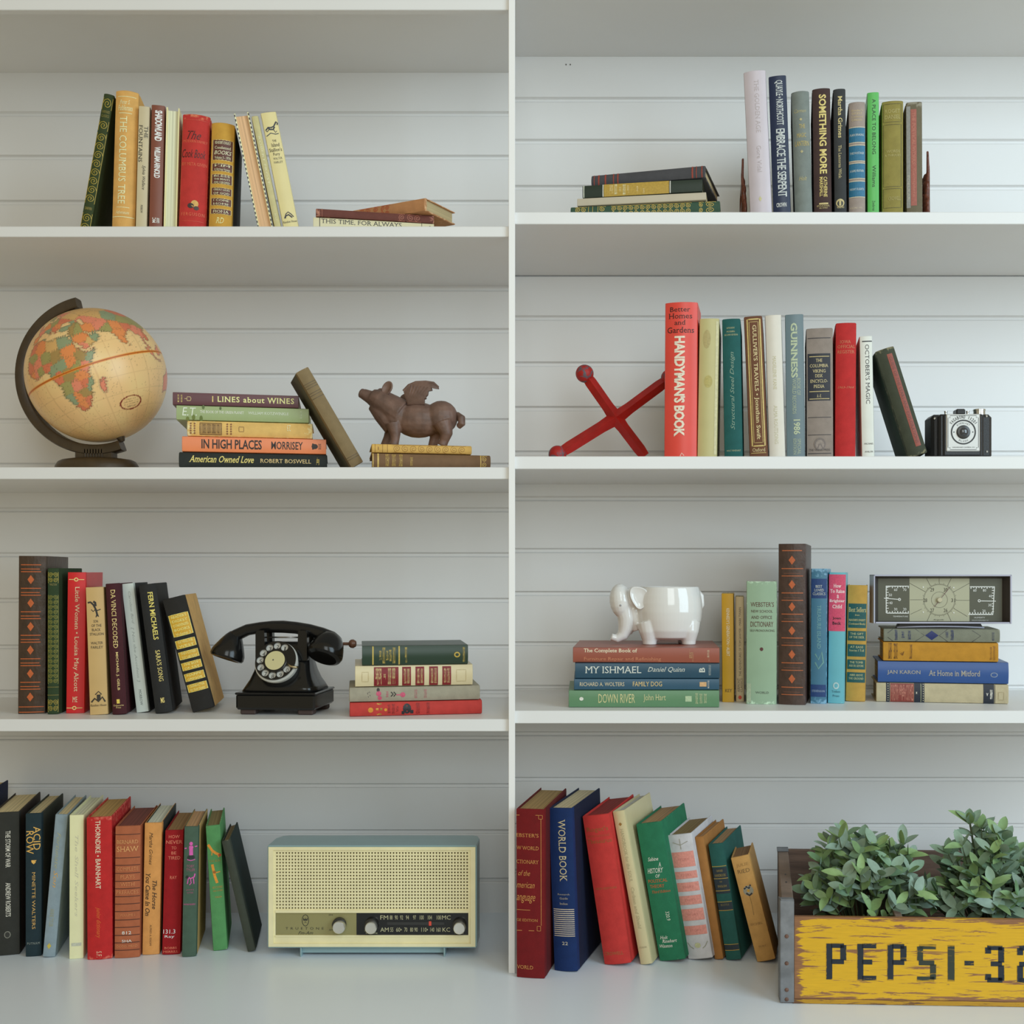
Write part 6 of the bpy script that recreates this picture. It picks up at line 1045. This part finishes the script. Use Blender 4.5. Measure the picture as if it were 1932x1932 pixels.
for i in range(9): bx2(m, 1833+i*5, 1834.6+i*5, 1104, 1107.5 if i % 2 == 0 else 1106); bx2(m, 1831+i*5, 1832.6+i*5, 1152, 1156)
for i in range(10): bx2(m, 1872.5, 1876.5, 1105+i*5, 1106.3+i*5)
for s, u, v in (('60', 1838, 1108), ('80', 1856, 1108), ('40', 1867, 1119), ('30', 1866, 1136), ('0', 1839, 1147), ('20', 1855, 1147)): put_text(m, s, wx(u), wx(u+(6 if len(s) > 1 else 3)), wz(v+5), wz(v), y-.2, serif=0)
put_text(m, 'HUMIDITY', wx(1840), wx(1860), wz(1163.4), wz(1160.8), y-.2, serif=0); put_text(m, 'AIRGUIDE INSTRUMENT CO.', wx(1835), wx(1867), wz(1168), wz(1166.4), y-.2, serif=0)
m.build('scale_marks', WI, gr_)
m = M(); m.ribbon([(wx(1851), wz(1130.5)), (wx(1880), wz(1131))], 1.4, y-.8); m.ribbon([(wx(1849)+2.3*math.cos(a*.6283), wz(1130.3)+2.3*math.sin(a*.6283)) for a in range(10)], 1.4, y-.8, True); m.build('needle', WI, gr_)
m = M(); bc = (wx(1775), wz(1128.5)); yb_ = 10.4
for i in range(120):
    a = 2*math.pi*i/120
    r0, r1 = 30, 32.5+(2.0 if i % 5 == 0 else 0)
    m.ribbon([(bc[0]+r0*math.cos(a), bc[1]+r0*math.sin(a)), (bc[0]+r1*math.cos(a), bc[1]+r1*math.sin(a))], .45, yb_)
for (u0, v0, u1, v1) in ((1719, 1097, 1748, 1113), (1751, 1088, 1758, 1102), (1774.5, 1088, 1774.5, 1096), (1797, 1088, 1790, 1102), (1831, 1097, 1801, 1114), (1720, 1128.6, 1743, 1128.6), (1806, 1129.5, 1831, 1129.5), (1721, 1156, 1742, 1146), (1752, 1169, 1759, 1153), (1797, 1169, 1790, 1154), (1827, 1160, 1802, 1145)):
    m.ribbon([(wx(u0), wz(v0)), (wx(u1), wz(v1))], .6, yb_)
m.ribbon([(bc[0]+16*math.cos(a*.2618), bc[1]+16*math.sin(a*.2618)) for a in range(24)], .45, yb_, True)
for s, u, v in (('29', 1758, 1106), ('30', 1783, 1106), ('31', 1797, 1126), ('28', 1745, 1126), ('27', 1758, 1145), ('26', 1783, 1145)): put_text(m, s, wx(u), wx(u+7), wz(v+7), wz(v), yb_, serif=0)
put_text(m, 'Airguide', wx(1763), wx(1783), wz(1168), wz(1165), yb_, serif=0, it=.3)
m.build('barometer_marks', DI, ba)
m = M(); m.ribbon([(wx(1795), wz(1103)), (bc[0], bc[1]), (wx(1765), wz(1142))], 1.0, 7.6); m.build('needle', ink((.12, .04, .05)), ba)
m = M(); m.lathe([(5.6, 11), (5.6, 6.5), (4.4, 5.4)], (bc[0], 0, bc[1]), axis='y', n=24); m.build('center_cap', mat('brass_cap', (.62, .58, .42), .25, metal=.4), ba, smooth=30)
for u, v in ((1744.5, 1104.5), (1801.5, 1105.5), (1744.5, 1152), (1801.5, 1153)): m = M(); m.lathe([(1.5, 11), (1.3, 9.8)], (wx(u), 0, wz(v)), axis='y', n=10); m.build('rivet', WI, ba)
m = M(); m.add([(wx(1650), 0, .4), (wx(1650), 0, .4), (wx(1650), 0, .4)], [(0, 1, 2)]) if 0 else None
m = M(); m.prism([(wx(1696), 0), (wx(1855), 0), (wx(1850), za+.4), (wx(1700), za+.4)], 4, 30); m.build('foot', mat('dark_brown_foot', (.03, .022, .018), .5), t, fix=True)
m = M(); m.tube([(wx(1694), 2.6, 1.4), (wx(1735), 1, 3.2), (wx(1776), 0, 3.8), (wx(1815), 1, 3.2), (wx(1856), 2.6, 1.4)], 1.5, n=8); m.build('foot_trim', GF, t, smooth='all')
# ================================================================ CRATE
yK = L*ZC/(VY-1893)-L; kK = (L+yK)/L
crt = obj_at('wooden_crate', 'weathered yellow wooden soda crate with navy stencilled letters', 'crate', 1485, ZC+.2, yK, 2.5)
ku = lambda u: (u-1485)*kK
kv = lambda v: (1893-v)*kK
CD = 392; RK = math.tan(R_(6.0))            # the old crate has racked slightly out of square
def rack(m):
    m.v = [(x+y*RK, y, z) for x, y, z in m.v]; return m
XE = ku(2075)
YW = woodmat('chipped_yellow_paint', col((214, 166, 26), 1.8), col((146, 100, 66), 1.7), .045)
WD = mat('old_grey_wood', col((124, 106, 94), 1.9), .75, bump=.5, bscale=60, var=.4, vscale=14, stretch=(1, 1, 8))
WDd = mat('dark_crate_wood', col((104, 82, 70), 1.9), .8, bump=.5, bscale=60, var=.4, vscale=10, stretch=(1, 1, 9))
x0 = ku(1498)
m = rack(M().box(x0, XE, 0, 11, 8, kv(1730), bev=1)); fb_ = m.build('front_board', YW, crt)
m = rack(M().box(x0-2, XE, -1.5, 11, 0, 8.4, bev=1)); m.build('bottom_rail', woodmat('chipped_yellow_edge', col((196, 146, 30), 1.5), col((120, 80, 48), 1.5), .05, seed=4), crt)
m = rack(M().box(ku(1474), ku(1497.3), 0, CD, 0, kv(1700), bev=1.5)); m.build('end_board', WD, crt)
m = rack(M().box(XE, XE+22, 0, CD, 0, kv(1700), bev=1.5)); m.build('end_board', WD, crt)
m = rack(M().box(ku(1497.6), XE-.4, CD-12, CD, 1, kv(1701), bev=1)); m.build('back_board', WDd, crt)
for i in range(5):
    ya = 12+i*73.5; m = rack(M().box(ku(1497.8), XE-.5, ya, ya+71, 1, 8, bev=.8)); m.build('bottom_slat', WDd, crt)
for u in (1690, 2010):
    m = rack(M().box(ku(u), ku(u)+13, 11.5, CD-12.5, 9, kv(1734), bev=1)); m.build('divider', WD, crt)
ZN = mat('dull_zinc', (.24, .25, .27), .5, metal=.4, bump=.5, bscale=90, var=.4, vscale=30)
m = M(); m.box(ku(1472.5), ku(1498), -2.2, -.2, 2, kv(1699), bev=.8); m.box(ku(1471.8), ku(1473.6), -2.2, 26, 2, kv(1699), bev=.6); m.box(ku(1472.5), ku(1498), -2.2, 14, kv(1699), kv(1697), bev=.8)
m.build('corner_strap', ZN, crt)
m = rack(M().box(ku(1472.5), ku(1498), CD-34, CD+1.5, kv(1699.7), kv(1697.5), bev=.8)); m.v = m.v; m.build('corner_strap', ZN, crt)
for v in (1766, 1817, 1867, 1885):
    m = M(); m.ball((ku(1484), -2.4, kv(v)), (3.6, 1.8, 3.6), n=14); m.build('nail', mat('rusty_nail', (.16, .08, .055), .6, var=.4, vscale=200), crt, smooth='all')
for dy in (120, 175):
    m = rack(M().box(ku(1485), ku(1485)+3, dy, dy+8, kv(1700)-.6, kv(1699.6))); m.build('slot', ink((.03, .02, .02)), crt)
# stencilled letters
NV_ = woodmat('worn_navy_stencil', col((30, 40, 52), 1.5), col((190, 146, 30), 1.5), -.02, sx=(3, 26, 26), seed=2)
NV2 = woodmat('faded_navy_stencil', col((52, 60, 50), 1.5), col((190, 146, 30), 1.5), .03, sx=(3, 26, 26), seed=7)
def sten(m, segs, u0, u1, v0, v1, wd=9.5):
    H = v1-v0; W = u1-u0; X = lambda a: ku(u0+a*W); Zz = lambda b: kv(v1-b*H)
    w_ = wd*kK
    for s in segs:
        if s[0] == 'h': _, a0_, a1_, b_ = s; x_0, x_1 = X(a0_), X(a1_); z_ = Zz(b_)+(w_*.32 if b_ == 0 else (-w_*.32 if b_ == 1 else 0)); q2 = (x_0, x_1, z_-w_*.4, z_+w_*.4)
        else: _, a_, b0_, b1_ = s; x_ = X(a_)+(w_/2 if a_ == 0 else (-w_/2 if a_ == 1 else 0)); q2 = (x_-w_/2, x_+w_/2, Zz(b0_), Zz(b1_))
        m.add([(q2[0], -.35, q2[2]), (q2[1], -.35, q2[2]), (q2[1], -.35, q2[3]), (q2[0], -.35, q2[3])], [(0, 1, 2, 3)])
vt_, vb_ = 1779, 1847
LT = {'P': [('v', 0, 0, 1), ('h', .25, .88, 1), ('h', .25, .88, .5), ('v', 1, .54, .96)], 'E': [('v', 0, 0, 1), ('h', .25, 1, 1), ('h', .25, .78, .5), ('h', .25, 1, 0)], 'S': [('h', .12, 1, 1), ('v', 0, .56, .95), ('h', .1, .9, .5), ('v', 1, .05, .46), ('h', 0, .9, 0)], 'I': [('v', 0, 0, 1)],
      '3': [('v', 0, .78, .95), ('h', .12, .9, 1), ('v', 1, .54, .96), ('h', .3, .88, .5), ('v', 1, .04, .46), ('h', .12, .9, 0), ('v', 0, .05, .22)], '2': [('v', 0, .75, .95), ('h', .12, .9, 1), ('v', 1, .54, .96), ('h', .12, .9, .5), ('v', 0, .0, .46), ('h', .1, 1, 0)]}
for ch, u0, u1, mt in (('P', 1558, 1596, NV_), ('E', 1616, 1652, NV_), ('P', 1672, 1708, NV_), ('S', 1727, 1763, NV2), ('I', 1784, 1797, NV2), ('-', 1815, 1833, NV_), ('3', 1853, 1889, NV_), ('2', 1912, 1948, NV_)):
    m = M()
    if ch == '-': m.add([(ku(u0), -.35, kv(1817)), (ku(u1), -.35, kv(1817)), (ku(u1), -.35, kv(1808)), (ku(u0), -.35, kv(1808))], [(0, 1, 2, 3)])
    else: sten(m, LT[ch], u0, u1, vt_, vb_, 13 if ch == 'I' else 11.5)
    m.build('stencil_letter', mt, fb_)
# ================================================================ FAUX PLANTS
def leaf_mesh(name, ln, wd, fold, bend, mt):
    n = 7; vs = []; 
    for i in range(n+1):
        s = i/n; hw = wd/2*math.sin(math.pi*min(1, s*.93+.07))**.75*(1 if i < n else .05); z = bend*s*s*ln; y = s*ln
        vs += [(-hw, y, z+fold*hw), (0, y, z), (hw, y, z+fold*hw)]
    fs = []
    for i in range(n):
        a = i*3; fs += [(a, a+1, a+4, a+3), (a+1, a+2, a+5, a+4)]
    me = bpy.data.meshes.new(name); me.from_pydata([(x*S, y*S, z*S) for x, y, z in vs], [], fs); me.materials.append(mt); me.polygons.foreach_set('use_smooth', [True]*len(fs)); return me
def leafmat(nm, a, b):
    m = bpy.data.materials.new(nm); m.use_nodes = True; nt = m.node_tree; N = nt.nodes; K_ = nt.links; bs = N['Principled BSDF']; bs.inputs['Roughness'].default_value = .55
    oi = N.new('ShaderNodeObjectInfo'); mi = N.new('ShaderNodeMix'); mi.data_type = 'RGBA'; K_.new(oi.outputs['Random'], mi.inputs[0]); mi.inputs[6].default_value = (*a, 1); mi.inputs[7].default_value = (*b, 1)
    tc = N.new('ShaderNodeTexCoord'); nz_ = N.new('ShaderNodeTexNoise'); nz_.inputs['Scale'].default_value = 120; K_.new(tc.outputs['Object'], nz_.inputs['Vector'])
    m2 = N.new('ShaderNodeMix'); m2.data_type = 'RGBA'; m2.blend_type = 'MULTIPLY'; m2.inputs[0].default_value = .35; K_.new(mi.outputs[2], m2.inputs[6]); K_.new(nz_.outputs[0], m2.inputs[7]); K_.new(m2.outputs[2], bs.inputs['Base Color']); return m
LM1 = leafmat('grey_green_leaf', col((134, 154, 140), 2.3), col((112, 142, 112), 2.3)); LM2 = leafmat('fresh_green_leaf', col((136, 164, 108), 2.3), col((104, 134, 98), 2.3))
leafs = [leaf_mesh('leaf', 37, 16.5, .35, -.12, LM1), leaf_mesh('leaf', 32, 17.5, .3, .12, LM1), leaf_mesh('leaf', 38, 14.5, .45, -.25, LM2), leaf_mesh('leaf', 31, 16, .25, .2, LM2), leaf_mesh('leaf', 34, 17, .2, 0, LM1)]
STM = mat('plant_stem', col((84, 96, 66), 1.4), .6)
def plant(label, u, ydep, hh, seed, rx_, nst):
    rnd = random.Random(seed); yp = yK+ydep; X = sX(u, yp); base = ZC+9.5
    t = thing('faux_plant', label, 'plant', X, yp, base, None, 'faux plants in the crate')
    m = M(); m.lathe([(34, 0), (38, 40), (42, 62), (38, 62), (36, 56), (2, 54)], (0, 0, .2), n=28); m.build('pot', mat('dark_pot', (.03, .028, .025), .7), t, smooth=35)
    stems = M(); fill = M(); leafs_m = [LM1, LM2]; top = hh
    n_l = 0
    for i in range(nst):
        az = i*2.39996; sp_ = math.sqrt((((i*7) % nst)+.5)/nst)
        ex, ey = rx_*sp_*math.cos(az)+rnd.uniform(-8, 8), 88*sp_*math.sin(az); ez = top*(1-.50*sp_**2.4)*rnd.uniform(.84, 1.0)
        ez = max(ez, 150)*(1 if i % 3 else .82)
        p0 = Vector((ex*.22, ey*.22, 50)); p1 = Vector((ex*.6, ey*.6, 50+(ez-50)*.62)); p2 = Vector((ex, ey, ez))
        pts = [p0*(1-s)**2+p1*2*s*(1-s)+p2*s*s for s in [k_/8 for k_ in range(9)]]
        stems.tube(pts, [2, 2, 1.8, 1.7, 1.5, 1.4, 1.3, 1.2, 1], n=5)
        for k_ in range(5, 9):
            p = pts[k_]; tg = (pts[min(8, k_+1)]-pts[k_-1]).normalized(); cnt = 2 if k_ < 8 else 3
            a0 = rnd.uniform(0, 6.28)
            for j in range(cnt):
                a = a0+j*2*math.pi/cnt+rnd.uniform(-.3, .3); side = Vector((math.cos(a), math.sin(a), 0)); side = (side-tg*side.dot(tg)).normalized()
                d_ = (side*rnd.uniform(.7, 1.0)+tg*rnd.uniform(.35, 1.1)).normalized(); up = tg-d_*tg.dot(d_)+Vector((0, -.5, .2))+Vector((rnd.uniform(-.4, .4), rnd.uniform(-.4, .4), rnd.uniform(-.2, .2))); up = (up-d_*up.dot(d_)).normalized(); xx = d_.cross(up)
                lfm = rnd.choice(leafs); mt_ = Matrix((xx, d_, up)).transposed().to_4x4(); s_ = rnd.uniform(.9, 1.2)
                tip = p+d_*34*s_
                if tip.y < -ydep+14 and tip.z < 168: continue
                if n_l >= 296:
                    T4 = Matrix.Translation(p*S) @ mt_ @ Matrix.Scale(s_, 4)
                    fill.add([tuple(T4 @ v.co/S) for v in lfm.vertices], [tuple(q_.vertices) for q_ in lfm.polygons], leafs_m.index(lfm.materials[0])); continue
                o = bpy.data.objects.new('leaf', lfm)
                o.matrix_local = Matrix.Translation(p*S) @ mt_ @ Matrix.Scale(s_, 4); o.parent = t; sc.collection.objects.link(o); n_l += 1
    o = stems.build('stems', STM, t, smooth='all'); o['kind'] = 'stuff'
    if fill.v: o = fill.build('foliage', leafs_m, t, smooth='all'); o['kind'] = 'stuff'
    return t
plant('faux potted greenery with grey-green oval leaves in the crate\'s left compartment', 1632, 130, 288, 11, 112, 62)
plant('faux potted greenery at the right edge of the picture, in the crate\'s next compartment', 1868, 130, 284, 23, 110, 60)
